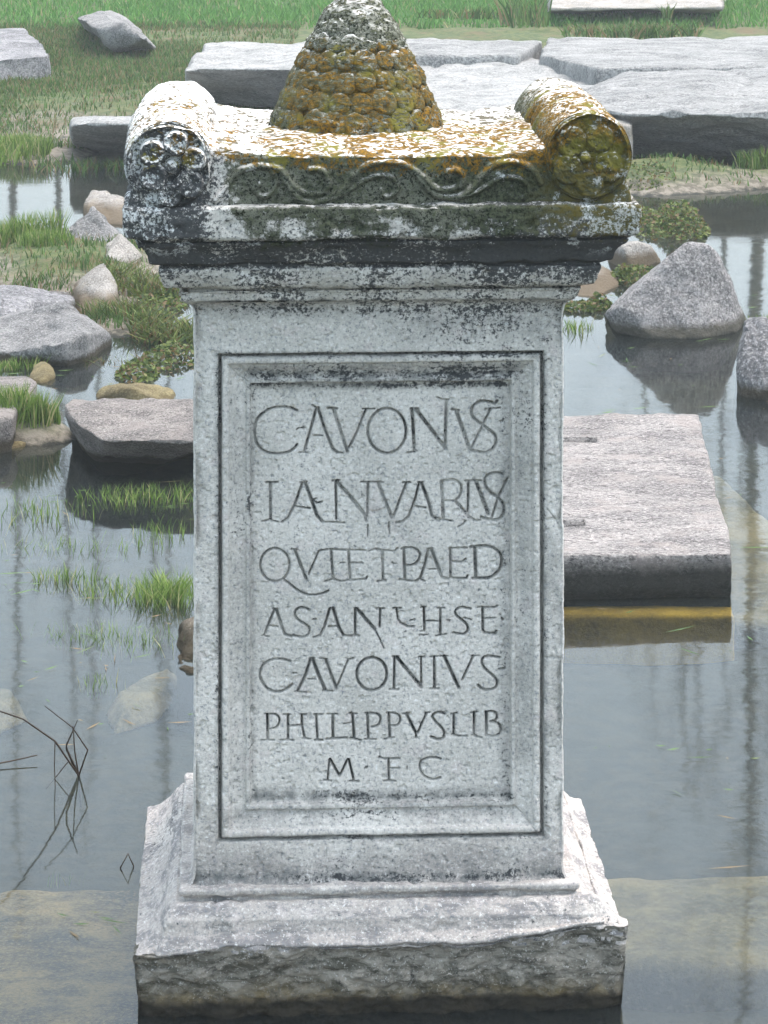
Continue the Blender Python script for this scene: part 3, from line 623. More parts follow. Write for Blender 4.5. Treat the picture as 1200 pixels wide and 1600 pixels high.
L((590, 1010), A, [
 ('l', 1.8, [(155,100),(150,390)]), ('l', 1.4, [(140,95),(190,97)]), ('l', 1.3, [(112,395),(192,398)]), ('l', 2.6, [(180,110),(400,375)]), ('l', 1.6, [(400,100),(400,340)]), ('l', 1.2, [(375,100),(430,98)]),
 ('l', 1.9, [(518,100),(522,385)]), ('l', 1.2, [(480,98),(550,96)]), ('l', 1.2, [(480,390),(560,390)]),
 ('l', 2.3, [(610,95),(745,385)]), ('l', 1.6, [(875,95),(775,310)]), ('l', 1.1, [(855,92),(930,90)]), ('l', 1.1, [(572,92),(632,95)]),
 ('c', 1.9, [(1115,105),(1060,98),(1000,95),(960,125),(965,180),(1010,235),(1065,280),(1095,330),(1080,380),(1020,402),(960,395),(920,360)]), ('l', 1.2, [(1110,210),(1160,208)])])
L((400, 1100), 6.0, [
 ('l', 1.8, [(105,105),(110,340)]), ('l', 1.2, [(82,100),(132,102)]), ('l', 1.0, [(60,348),(170,345)]), ('c', 1.2, [(120,102),(180,105),(215,135),(218,180),(190,225),(135,238)]),
 ('l', 1.6, [(300,110),(300,330)]), ('l', 1.1, [(258,105),(322,105)]), ('l', 1.0, [(230,345),(300,340),(352,345)]), ('l', 1.3, [(310,212),(430,207)]), ('l', 1.6, [(430,110),(430,200),(455,320)]), ('l', 1.1, [(410,103),(470,105)]), ('l', 1.1, [(440,325),(510,330)]),
 ('l', 1.6, [(565,110),(575,320)]), ('l', 1.3, [(545,103),(622,100)]), ('l', 1.2, [(550,342),(622,342)]),
 ('l', 2.2, [(720,105),(722,320)]), ('l', 1.3, [(670,98),(762,98)]), ('l', 1.5, [(660,330),(850,322)]),
 ('l', 1.9, [(905,100),(920,320)]), ('l', 1.3, [(875,92),(942,95)]), ('l', 1.4, [(885,325),(985,345)]), ('l', 0.9, [(820,190),(900,180)]),
 ('l', 1.9, [(1045,100),(1055,320)]), ('c', 1.7, [(1030,92),(1100,92),(1155,110),(1168,160),(1140,205),(1085,218)]), ('l', 1.2, [(1015,335),(1120,335)])])
L((590, 1100), 6.0, [
 ('l', 1.9, [(105,95),(115,310)]), ('c', 1.4, [(88,87),(160,90),(205,115),(212,160),(185,200),(130,205)]), ('l', 1.2, [(65,335),(150,318)]),
 ('l', 2.1, [(270,95),(360,280)]), ('l', 1.6, [(460,85),(375,280)]), ('l', 1.2, [(232,92),(292,95)]), ('l', 1.0, [(440,82),(490,80)]), ('l', 1.4, [(360,280),(362,320)]),
 ('c', 1.8, [(630,98),(590,82),(540,90),(515,125),(545,170),(595,220),(625,270),(615,320),(570,335),(500,310)]),
 ('l', 1.9, [(715,95),(715,290)]), ('l', 1.3, [(688,100),(742,90)]), ('l', 1.5, [(700,290),(760,305),(840,305)]),
 ('l', 1.9, [(905,85),(905,300)]), ('l', 1.2, [(878,85),(935,78)]), ('l', 1.3, [(885,298),(975,320)]),
 ('l', 2.1, [(1020,85),(1025,300)]), ('c', 1.7, [(1015,78),(1090,78),(1120,110),(1110,155),(1060,172)]), ('c', 1.8, [(1060,172),(1130,190),(1158,235),(1145,285),(1090,310),(1020,295)])])
L((490, 1170), 5.4545, [
 ('l', 1.4, [(135,95),(120,270)]), ('l', 1.2, [(85,272),(150,278)]), ('l', 1.8, [(140,95),(220,235)]), ('l', 1.3, [(290,95),(225,235)]), ('l', 1.6, [(300,95),(340,265)]), ('l', 1.3, [(310,280),(385,285)]),
 ('l', 1.3, [(443,168),(457,158)]), ('l', 1.6, [(640,95),(642,265)]), ('l', 1.3, [(555,75),(610,88),(730,85)]), ('l', 1.0, [(660,170),(730,172)]), ('l', 1.3, [(600,278),(695,280)]), ('l', 1.1, [(797,158),(795,182)]),
 ('c', 1.5, [(1085,90),(1030,80),(970,82),(920,110),(905,160),(925,215),(970,252),(1020,268),(1080,252)])])

def groove_field(XX, ZZ, strokes, out, conv=0.001):
    """signed 'width minus distance' in metres, max over strokes, on a regular grid XX[col], ZZ[row]"""
    R = np.full((len(ZZ), len(XX)), -1.0)
    for wd, pts in strokes:
        P = [loc(x, y, out) for x, y in pts]; wm = wd * conv
        for (x0, z0), (x1, z1) in zip(P[:-1], P[1:]):
            pad = wm + 0.004
            c0, c1 = np.searchsorted(XX, [min(x0, x1) - pad, max(x0, x1) + pad]); r0, r1 = np.searchsorted(ZZ, [min(z0, z1) - pad, max(z0, z1) + pad])
            if c1 <= c0 or r1 <= r0: continue
            gx_, gz_ = np.meshgrid(XX[c0:c1], ZZ[r0:r1]); dx, dz = x1 - x0, z1 - z0; L2 = dx * dx + dz * dz + 1e-12
            t = np.clip(((gx_ - x0) * dx + (gz_ - z0) * dz) / L2, 0, 1)
            dist = np.hypot(gx_ - x0 - t * dx, gz_ - z0 - t * dz)
            R[r0:r1, c0:c1] = np.maximum(R[r0:r1, c0:c1], wm - dist)
    return R

z_lo, z_hi = zr(1384, 0.004), zr(468, 0.004)
NF = 500; NR = 760
zz = np.linspace(z_lo, z_hi, NR)
NS, NB = 40, 12
rings = []
for z in zz:
    fl = 0.018 * math.exp(-(z - z_lo) / 0.006) + 0.016 * math.exp(-(z_hi - z) / 0.006)      # small cavettos at both ends
    rings.append((z, H0 + fl, H0 + fl, fl, DB + fl, 0.004))
V, F, n, m = loft(rings, NF, NS, NB)
V = V.reshape(m, n, 3)
xs = V[m // 2, :NF + 1, 0]
PX0, PZ1 = loc(341, 553); PX1, PZ0 = loc(850, 1307)
def frame_relief(X, Z):
    dist = np.minimum(np.minimum(X - PX0, PX1 - X), np.minimum(Z - PZ0, PZ1 - Z)) * 1000
    wob = 0.9 * fbm(np.stack([X, Z, X * 0], -1).reshape(-1, 3), 22, 3, 3).reshape(X.shape)
    return np.interp(dist + wob, [-4, -1.5, 0, 1, 4, 5.5, 8, 12, 16, 18, 22, 30, 38, 42, 44, 49, 50.5, 52, 200],
                                 [0, 0.2, 1, 20, 20, 4, 0.6, 0.4, 1.6, 9, 10, 16, 20, 19.5, 16.5, 16.5, 22, 29, 27]) / 1000.0, dist
GXX, GZZ = np.meshgrid(xs, zz)
rel, dist = frame_relief(GXX, GZZ)
G = groove_field(xs, zz, TXT, -0.027)
wob = 0.25 * fbm(np.stack([GXX, GZZ, GXX * 0], -1).reshape(-1, 3), 260, 2, 21).reshape(GXX.shape) * 0.001
worn = (0.72 + 0.55 * fbm(np.stack([GXX, GZZ, GXX * 0], -1).reshape(-1, 3), 18, 3, 22)).reshape(GXX.shape)
cut = np.clip((G + 0.0007 * worn + wob) * 8.0, 0, 0.014 * worn)
# uneven stone skin, chips along the arrises, mitre cracks of the lower right frame corner
p3 = np.stack([GXX, GZZ, np.zeros_like(GXX)], -1).reshape(-1, 3)
skin = (0.0016 * fbm(p3, 20, 4, 31) + 0.0007 * fbm(p3, 150, 3, 32) + 0.0012 * fbm(p3, 5, 2, 33)).reshape(GXX.shape)
pits = 0.0022 * sstep(0.42, 0.6, fbm(p3, 120, 2, 34)).reshape(GXX.shape)
edge = np.minimum(GXX + H0, H0 - GXX)
chip = 0.010 * sstep(0.018, 0.0, edge + 0.010 * fbm(p3, 30, 4, 35).reshape(GXX.shape)) * sstep(-0.15, 0.4, fbm(p3, 16, 3, 36)).reshape(GXX.shape)
crk = groove_field(xs, zz, [(0.9, [(803, 1263), (822, 1280), (838, 1300)]), (0.7, [(855, 795), (868, 812), (878, 830), (880, 850)]), (0.7, [(356, 570), (372, 590), (388, 600)])], -0.002)
crack = np.clip((crk + 0.0004) * 3, 0, 0.004)
depth = rel + cut + skin + pits + chip + crack
V[:, :NF + 1, 1] += depth
# side faces: rougher
for sl_, seed in ((slice(NF + 1, NF + 12 + NS), 51), (slice(n - NS - 12, n), 52)):
    q3 = V[:, sl_].reshape(-1, 3); sh_ = V[:, sl_, 0].shape
    V[:, sl_, 0] += np.sign(V[:, sl_, 0]) * 0.003 * fbm(q3, 18, 5, seed, 0.65).reshape(sh_)
V = V.reshape(-1, 3)
cc = F.reshape(m - 1, n, 4)
cent_dist = np.full((m - 1, n), -10.0); cent_dist[:, :NF] = 0.25 * (dist[:-1, :-1] + dist[1:, :-1] + dist[:-1, 1:] + dist[1:, 1:])
# black crust, plus shade painted along frame grooves and cavettos: (half width px, strength, path)
CRUST_SHADE_PATHS = [(13, .9, [(400, 585), (600, 588), (800, 584)]), (5, .9, [(392, 604), (600, 606), (794, 603)]), (8, .5, [(788, 620), (791, 900), (790, 1250)]), (12, .4, [(812, 600), (818, 900), (815, 1180)]),
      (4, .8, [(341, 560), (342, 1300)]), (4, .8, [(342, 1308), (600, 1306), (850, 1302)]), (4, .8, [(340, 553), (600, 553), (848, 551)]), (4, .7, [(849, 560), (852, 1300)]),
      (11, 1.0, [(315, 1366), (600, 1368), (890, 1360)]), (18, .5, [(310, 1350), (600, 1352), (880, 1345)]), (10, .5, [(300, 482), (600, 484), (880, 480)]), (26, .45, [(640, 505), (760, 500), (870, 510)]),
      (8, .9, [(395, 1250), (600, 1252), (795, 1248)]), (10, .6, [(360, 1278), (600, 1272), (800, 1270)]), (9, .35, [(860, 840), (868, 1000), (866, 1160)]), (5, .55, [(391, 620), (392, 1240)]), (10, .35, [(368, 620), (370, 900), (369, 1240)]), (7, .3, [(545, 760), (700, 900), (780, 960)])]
crust_shade = np.zeros((m, NF + 1))
for wd_, st_, pp_ in CRUST_SHADE_PATHS:
    f_ = groove_field(xs, zz, [(wd_ * 1.9, pp_)], -0.01); crust_shade = np.maximum(crust_shade, st_ * np.clip(f_ / (wd_ * 0.0019), 0, 1) ** 0.8)
crust_shade = np.maximum(crust_shade, 0.95 * worn * sstep(-0.0007, 0.0009, G))  # letter cuts coloured dark: lichen plus painted groove shade
CRUST_SHADE = np.zeros((m, n)); CRUST_SHADE[:, :NF + 1] = crust_shade; CRUST_SHADE = CRUST_SHADE.ravel()
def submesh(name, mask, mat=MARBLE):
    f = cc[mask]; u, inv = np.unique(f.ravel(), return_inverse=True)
    me = mesh_np(name, V[u], inv.reshape(-1, 4)); at_ = me.attributes.new("crust_shade", 'FLOAT', 'POINT'); at_.data.foreach_set("value", CRUST_SHADE[u].astype(np.float32))
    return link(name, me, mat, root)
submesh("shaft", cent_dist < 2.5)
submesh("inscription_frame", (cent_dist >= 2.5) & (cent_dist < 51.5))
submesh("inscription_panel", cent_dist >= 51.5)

# ---- base moulding (rows of the photograph -> heights); z, hl, hr, front, back, r
def K(row, out, sl=None, sr=None, r=0.004):
    sl = out if sl is None else sl; sr = out if sr is None else sr
    return (zr(row, out), H0 + sl, H0 + sr, out, DB + 0.5 * (sl + sr), r)
kb = [K(1481, .066, .056, .056), K(1478, .068, .058, .058), K(1474, .066, .056, .056), K(1466, .060, .052, .052), K(1456, .053, .047, .047), K(1444, .050, .045, .045), K(1434, .049, .044, .044), K(1424, .043, .039, .039),
      K(1414, .036, .033, .033), K(1406, .028, .027, .027), K(1402, .016, .02, .02), K(1399, .013, .016, .016), K(1396, .016, .018, .018), K(1394, .022, .022, .022), K(1388, .023, .023, .023), K(1384, .020, .021, .021), K(1380, .010, .012, .012)]
V_, F_, n_, m_ = loft(resample(kb, 0.0022), 260, 90, 20)
V_, F_ = capped(V_, F_, n_, m_); me = mesh_np("base_moulding", V_, F_)
def lift(Vv):
    return sstep(0.12, 0.36, Vv[:, 0]) * 0.024 + 0.012 * fbm(Vv * np.array([1, 0.1, 0.1]), 9, 4, 171)
def post_base(Vv, N):
    k = sstep(zr(1456, .06), zr(1474, .06), Vv[:, 2]); Vv[:, 2] += k * lift(Vv); return Vv
weather(me, 0.0045, 22, 61, chips=0.004, chipscale=24, post=post_base)
link("base_moulding", me, MARBLE, root)
# side shoulders of the base sweep out below the moulding: rough ledge
kp = [(-0.17, .37, .37, .050, DB + .09, .02), (zr(1590, .05), .374, .376, .050, DB + .09, .02), (zr(1545, .052), .376, .378, .052, DB + .09, .016), (zr(1500, .058), .380, .381, .058, DB + .09, .012), (zr(1488, .062), .381, .383, .063, DB + .09, .010), (zr(1482, .064), .380, .383, .066, DB + .09, .008),
      (zr(1479, .06), .374, .376, .062, DB + .085, .008), (zr(1468, .05), .360, .362, .052, DB + .08, .010), (zr(1448, .04), .344, .350, .040, DB + .07, .01), (zr(1425, .03), .330, .340, .028, DB + .05, .01), (zr(1408, .0), .318, .325, .010, DB + .03, .01), (zr(1404, .0), .28, .28, -.02, DB, .01)]
V_, F_, n_, m_ = loft(resample(kp, 0.003), 250, 110, 20)
V_, F_ = capped(V_, F_, n_, m_); me = mesh_np("plinth", V_, F_)
def post_plinth(Vv, N):
    f = (N[:, 1] < -0.4) & (Vv[:, 2] < zr(1478, .06))
    r_ = fbm(Vv * np.array([1, 1, 1.8]), 11, 6, 71, 0.62)
    Vv[:, 1] += np.where(f, 0.026 * r_ + 0.008 * np.abs(fbm(Vv * np.array([1, 1, 2.2]), 38, 3, 75)) + 0.004, 0)
    # ragged upper lip, higher towards the right corner
    k = sstep(zr(1530, .06), zr(1484, .06), Vv[:, 2]) * sstep(-0.0, -0.04, Vv[:, 1]); Vv[:, 2] += k * lift(Vv)
    lip = sstep(zr(1500, .06), zr(1478, .06), Vv[:, 2]) * (N[:, 1] < 0)
    Vv[:, 2] += 0.007 * lip * fbm(Vv * np.array([1, 0.2, 0.2]), 14, 4, 72)
    return Vv
weather(me, 0.004, 16, 62, chips=0.002, chipscale=18, post=post_plinth)
link("plinth", me, PLINTH, root)
me.materials.append(MARBLE)
zc_ = np.empty(len(me.polygons) * 3, dtype=np.float32); me.polygons.foreach_get("center", zc_); zc_ = zc_.reshape(-1, 3)
pn = np.empty(len(me.polygons) * 3, dtype=np.float32); me.polygons.foreach_get("normal", pn); pn = pn.reshape(-1, 3)
me.polygons.foreach_set("material_index", ((zc_[:, 2] > zr(1484, .06) + 0.0) & (pn[:, 2] > 0.12)).astype(np.int32))

# ---- cornice: mouldings widening to the corona
kc = [K(472, .002), K(469, .014), K(467, .018), K(460, .021), K(457, .021), K(455, .024), K(453, .024), K(452, .012), K(450, .012), K(448, .040, .045, .045), K(443, .046, .048, .048), K(432, .052, .05, .05), K(422, .055, .053, .053), K(418, .054, .052, .052), K(416, .046), K(412, .046),
      K(409, .062, .07, .07), K(405, .064, .072, .072), K(398, .068, .074, .074), K(390, .075, .079, .079), K(383, .086, .088, .088), K(378, .090, .091, .091), K(376, .082, .085, .085), K(374, .084, .088, .088), K(372, .106, .100, .100), K(368, .110, .104, .104), K(345, .112, .107, .107), K(326, .112, .107, .107), K(321, .108, .103, .103), K(319, .100, .095, .095), K(316, .090, .085, .085)]
V_, F_, n_, m_ = loft(resample(kc, 0.0022), 330, 110, 30)
V_, F_ = capped(V_, F_, n_, m_); me = mesh_np("cornice", V_, F_)
def post_cor(Vv, N):
    # broken right corner below the corona, sagging lower edge of the corona
    dz = Vv[:, 2] - zr(372, .1)
    m1 = np.exp(-(dz / 0.012) ** 2) * (N[:, 2] < 0.5)
    Vv[:, 2] += 0.005 * m1 * fbm(Vv * np.array([1, 0.3, 0.0]), 12, 4, 81)
    cr = sstep(0.33, 0.42, Vv[:, 0]) * sstep(1.10, 1.19, Vv[:, 2]) * sstep(1.23, 1.18, Vv[:, 2])
    Vv[:, 0] -= 0.012 * cr * (0.6 + fbm(Vv, 20, 3, 82))
    cl = sstep(-0.33, -0.40, Vv[:, 0]) * sstep(1.13, 1.17, Vv[:, 2]) * sstep(1.22, 1.18, Vv[:, 2])
    Vv[:, 0] += 0.010 * cl
    return Vv
weather(me, 0.0055, 24, 63, chips=0.006, chipscale=26, post=post_cor)
link("cornice", me, MARBLE, root)

# ---- top block: frieze with running scroll, upper surface
zt0, zt1 = zr(322, .1), zr(247, .1)
FR_OUT = 0.098; RG = []
def Rg(o, s, items):
    for wd, pts in items: RG.append((wd, rel_pts(catmull(pts, 6), o, s)))
Rg((320, 240), 4.286, [
 (6.5, [(70,310),(120,250),(170,180),(230,120),(330,88),(430,92),(510,115),(565,180),(630,245),(700,272),(780,262),(825,215),(822,155),(770,108),(705,112)]),
 (5.0, [(440,110),(475,160),(465,230),(425,280),(370,283),(335,245),(365,205)]),
 (6.5, [(530,170),(580,245),(640,305),(720,328),(830,310),(930,235),(1000,150),(1080,85),(1180,58),(1260,60)]),
 (5.0, [(860,300),(960,250),(1060,185),(1160,150),(1240,155),(1290,200),(1290,250),(1240,290),(1190,280),(1180,245)])])
Rg((580, 240), 4.286, [
 (6.5, [(80,58),(180,65),(260,95),(340,150),(400,210),(460,242),(540,240),(600,205),(615,150),(565,110),(510,130),(530,165)]),
 (6.5, [(290,130),(350,200),(420,270),(510,295),(600,285),(680,225),(740,150),(820,80),(920,55),(1020,70),(1090,120),(1135,195)]),
 (5.0, [(640,280),(740,240),(840,180),(930,160),(1010,180),(1052,235),(1030,290),(965,302),(920,268),(940,230)])])
nx, nz = 340, 60
fx = np.linspace(-0.285, 0.285, nx); fz = np.linspace(zt0, zt1, nz)
GF = groove_field(fx, fz, RG, FR_OUT)
tn = np.clip(1 + GF / 0.0065, 0, None); 
prof = np.clip(GF, 0, 0.0065) / 0.0065; FX0, FZ0 = np.meshgrid(fx, fz)
hgt = 0.0115 * np.sin(np.clip(prof, 0, 1) * math.pi / 2) * sstep(zt1 - 0.001, zt1 - 0.006, FZ0) * (0.75 + 0.5 * fbm(np.stack([FX0, FZ0, FX0 * 0], -1).reshape(-1, 3), 30, 3, 95).reshape(FX0.shape))
# top surface rows after the front rows: a mound that rises a little towards the cone
ny = 150
TOPD = 0.47
ty = np.linspace(0, 1, ny)[1:]
FX, FZ = np.meshgrid(fx, fz)
V1 = np.stack([FX, np.full_like(FX, -FR_OUT) - hgt, FZ], -1)
p3 = V1.reshape(-1, 3)
V1[..., 1] += (0.004 * fbm(p3, 26, 5, 91, 0.65)).reshape(FX.shape) + 0.003
TX, TY = np.meshgrid(fx, ty); yy = -FR_OUT + TY * (TOPD + FR_OUT)
dc = np.hypot(TX + 0.035, (yy - 0.22))
ztop = zt1 + 0.006 + 0.020 * np.exp(-(dc / 0.17) ** 2) + 0.014 * sstep(0.17, 0.285, np.abs(TX)) - 0.006 * np.exp(-TY / 0.02)
V2 = np.stack([TX, yy, ztop], -1)
p3 = V2.reshape(-1, 3); ca, sa = math.cos(0.5), math.sin(0.5)
tooled = fbm(np.c_[(p3[:, 0] * ca + p3[:, 1] * sa) * 0.35, (-p3[:, 0] * sa + p3[:, 1] * ca) * 1.0, p3[:, 2] * 0], 90, 3, 93)
V2[..., 2] += (0.004 * fbm(p3, 22, 4, 92) + 0.0035 * tooled).reshape(TX.shape)
Vt = np.concatenate([V1, V2], 0); nr_ = Vt.shape[0]
back = Vt[-1:].copy(); back[..., 2] = zt0; Vt = np.concatenate([Vt, back], 0); nr_ += 1
i_ = np.arange(nr_ * nx).reshape(nr_, nx)
Fq = np.stack([i_[:-1, :-1], i_[:-1, 1:], i_[1:, 1:], i_[1:, :-1]], -1)
Vf = Vt.reshape(-1, 3)
def sub2(name, fa, mat):
    fa = fa.reshape(-1, 4); u, inv = np.unique(fa.ravel(), return_inverse=True); return link(name, mesh_np(name, Vf[u], inv.reshape(-1, 4)), mat, root)
sub2("frieze", Fq[:nz - 1], MARBLE); sub2("top_surface", Fq[nz - 1:], MARBLE_TOP)

# ---- bolsters with rosettes
def bolster(side, cxr, czr, R, y0, y1, petals, knob, swell, relief, seed):
    cx, cz = loc(cxr, czr, y0)
    nu, nv = 150, 150
    u = np.linspace(0, 2 * math.pi, nu, endpoint=False); v = np.linspace(0, 1, nv)
    U, Vv = np.meshgrid(u, v)
    yy = -y0 + Vv * (y1 + y0)
    rr = R * (1 + swell * np.sin(np.clip(Vv * 1.1, 0, 1) * math.pi * 0.75)) * (1 - 0.06 * np.exp(-Vv / 0.015))
    P_ = np.stack([cx + rr * np.cos(U), yy, cz + rr * np.sin(U)], -1).reshape(-1, 3)
    nrm = np.stack([np.cos(U), 0 * U, np.sin(U)], -1).reshape(-1, 3)
    tw = fbm(np.c_[P_[:, 1] * 1.0 + P_[:, 0] * 0.6 * side, P_[:, 2] * 0.25 - P_[:, 0] * 0.3, P_[:, 0] * 0.2], 80, 3, seed)
    P_ = P_ + nrm * (0.005 * fbm(P_, 18, 4, seed + 1) + 0.0035 * tw)[:, None]
    i = np.arange(nu * nv).reshape(nv, nu); j = np.roll(i, -1, 1)
    Fb = np.stack([i[:-1], i[1:], j[1:], j[:-1]], -1).reshape(-1, 4)
    ring = np.arange((nv - 1) * nu, nv * nu); ctr_ = P_[ring].mean(0); P_ = np.vstack([P_, ctr_])
    Tb = np.stack([ring, np.full(nu, len(P_) - 1), np.roll(ring, -1)], -1)
    b = link("bolster", mesh_np("bolster", P_, [Fb, Tb]), MARBLE_TOP, root)
    # rosette disc
    nr2 = 75; rad = np.linspace(0, 1, nr2)[1:]; nu2 = 200; a = np.linspace(0, 2 * math.pi, nu2, endpoint=False)
    Aa, Rr = np.meshgrid(a, rad); X = cx + R * 0.99 * Rr * np.cos(Aa); Z = cz + R * 0.99 * Rr * np.sin(Aa)
    h = (0.006 + 0.006 * fbm(np.stack([X, Z, X * 0], -1).reshape(-1, 3), 40, 3, seed + 9).reshape(X.shape)) * sstep(0.84, 0.93, Rr) * (1 - 0.9 * sstep(0.96, 1.0, Rr))
    for (px, py, pr) in petals:
        lx, lz = loc(px, py, y0); dd = np.hypot(X - lx, Z - lz) / (pr / 1000)
        pet = relief * (0.8 + 0.25 * np.exp(-((dd - 0.75) / 0.22) ** 2)) * (1 - sstep(0.85, 1.08, dd)) + 0.002 * np.exp(-(dd / 0.3) ** 2)
        h = np.maximum(h, pet)
    lx, lz = loc(*knob[:2], y0); dd = np.hypot(X - lx, Z - lz) / (knob[2] / 1000)
    h = np.maximum(h, 0.018 * np.sqrt(np.clip(1 - dd * dd, 0, 1)))
    Y_ = -y0 - h + 0.009
    p3 = np.stack([X, Y_, Z], -1).reshape(-1, 3)
    p3[:, 1] += 0.008 * fbm(p3, 55, 5, seed + 5, 0.7) * np.clip((1 - Rr.ravel()) / 0.06, 0, 1)
    p3[-nu2:, 1] = -y0 + 0.006
    p3 = np.vstack([p3, [cx, -y0 - 0.002, cz]])
    i = np.arange(nu2 * (nr2 - 1)).reshape(nr2 - 1, nu2); j = np.roll(i, -1, 1)
    Fr = np.stack([i[:-1], i[1:], j[1:], j[:-1]], -1).reshape(-1, 4)[:, ::-1]
    Tr = np.stack([np.full(nu2, len(p3) - 1), i[0], j[0]], -1)
    link("rosette", mesh_np("rosette", p3, [Fr, Tr[:, ::-1]]), MARBLE, b)
    return b
b1 = bolster(-1, 264, 258, 0.0665, 0.108, 0.46, [(240,276,22),(296,288,23),(266,305,19),(303,250,20),(275,224,20),(238,240,21)], (268.5, 261, 12.5), 0.10, 0.015, 101)
b1['label'] = "left bolster, white crusted on top with a black and white petalled end"
b2 = bolster(1, 920, 244, 0.0680, 0.108, 0.40, [(888,266,24),(922,288,22),(952,262,24),(938,217,22),(893,222,24)], (915, 247, 9), 0.0, 0.008, 202)
b2['label'] = "right bolster with mossy brown rosette and ochre lichen"

# bolster seats: fill between bolsters and cornice
for sx in (-1, 1):
    pts = []
    for x in (0.275, 0.388):
        for y in (-0.098, 0.46):
            for z in (zt0 - 0.006, zt0 + 0.045): pts.append(((x if z < zt0 else (0.275 if x < .3 else 0.372)) * sx, y, z))
    me = stone_mesh("bolster_seat", pts, 0.004, 2, 0.004, 24, 300 + sx)
    link("bolster_seat", me, MARBLE, root)

# ---- pine cone
cone = None
cxl = loc(556, 200, -0.22)[0]; CY = 0.215
zb = ztop_c = float(zt1 + 0.012)
prof_r = [(-0.02, .142), (0.0, .139), (.02, .133), (.045, .123), (.07, .112), (.10, .097), (.125, .084), (.15, .070), (.175, .054), (.19, .043), (.203, .030), (.210, .018), (.214, .006)]
hh = np.array([p[0] for p in prof_r]); rr_ = np.array([p[1] for p in prof_r]) * 1.02
def cone_r(h): return float(np.interp(h, hh, rr_))
nv, nu = 110, 200
hv = np.linspace(-0.02, 0.214, nv); U, Hh = np.meshgrid(np.linspace(0, 2 * math.pi, nu, endpoint=False), hv)
Rr = np.interp(Hh, hh, rr_) - 0.006 * sstep(0.16, 0.12, Hh)
p3 = np.stack([cxl + Rr * np.cos(U), CY + Rr * np.sin(U), zb + Hh * 1.03], -1).reshape(-1, 3)
nn = np.stack([np.cos(U), np.sin(U), 0.3 + 0 * U], -1).reshape(-1, 3)
p3 = p3 + nn * (0.006 * fbm(p3, 40, 4, 111))[:, None] + nn * (0.004 * fbm(p3, 14, 2, 112))[:, None]
p3 = np.vstack([p3, [cxl, CY, zb + 0.2215]])
i = np.arange(nv * nu).reshape(nv, nu); j = np.roll(i, -1, 1)
Fc = np.stack([i[:-1], j[:-1], j[1:], i[1:]], -1).reshape(-1, 4)
Tc = np.stack([i[-1], j[-1], np.full(nu, len(p3) - 1)], -1)
cone = link("pine_cone", mesh_np("pine_cone", p3, [Fc, Tc]), MARBLE_TOP, root)
# scales, one mesh per variant
scale_me = []
for k in range(6):
    na, nr3 = 22, 9; P_ = [(0, 0, 0.40)]
    for ri in range(1, nr3 + 1):
        r_ = ri / nr3 * 1.05
        hz = 0.20 * math.exp(-(r_ / 0.2) ** 2) + 0.62 * (1 - 0.5 * r_ * r_) - 0.13 * math.exp(-((r_ - 0.38) / 0.13) ** 2) - (0.5 * max(0, r_ - 0.85) / 0.2)
        for ai in range(na):
            a_ = 2 * math.pi * ai / na; el = 1.0
            P_.append((r_ * math.cos(a_), r_ * math.sin(a_) * (1.1 if math.sin(a_) > 0 else 0.95), hz))
    P_ = np.array(P_); P_[:, 2] += 0.4 * fbm(P_, 2.3, 4, 400 + k); P_[:, :2] += 0.07 * fbm(P_, 1.5, 2, 420 + k)[:, None]
    Fz = []; Tz = []
    for ri in range(nr3 - 1):
        for ai in range(na):
            a0 = 1 + ri * na + ai; a1 = 1 + ri * na + (ai + 1) % na; Fz.append((a0, a0 + na, a1 + na, a1))
    for ai in range(na): Tz.append((0, 1 + ai, 1 + (ai + 1) % na))
    me = mesh_np("scale", P_, [np.array(Fz), np.array(Tz)]); me.materials.append(MARBLE_TOP); scale_me.append(me)
hrow = 0.014; row = 0
while hrow < 0.172:
    rad = cone_r(hrow); size = 0.0208 * (0.45 + 0.55 * rad / 0.135)
    cnt = max(7, int(round(2 * math.pi * rad / (1.86 * size))))
    slope = (cone_r(hrow - 0.01) - cone_r(hrow + 0.01)) / 0.02
    for k in range(cnt):
        a_ = 2 * math.pi * (k + 0.5 * (row % 2) + random.uniform(-.10, .10)) / cnt + 0.13; hj = random.uniform(-.0025, .0025)
        nrm = Vector((math.cos(a_), math.sin(a_), slope)).normalized()
        tang = Vector((-math.sin(a_), math.cos(a_), 0)); upv = nrm.cross(tang)
        s_ = size * random.uniform(0.86, 1.12)
        M = Matrix((tang * s_, upv * s_ * 1.02, nrm * s_ * random.uniform(0.32, 0.56))).transposed().to_4x4()
        M.translation = Vector((cxl + (rad - 0.004) * math.cos(a_), CY + (rad - 0.004) * math.sin(a_), zb + hrow * 1.03 + hj))
        o = bpy.data.objects.new("scale", random.choice(scale_me)); C.objects.link(o); o.parent = cone
        o.matrix_local = M @ Matrix.Rotation(random.uniform(-.3, .3), 4, 'Z')
    hrow += size * 1.58; row += 1

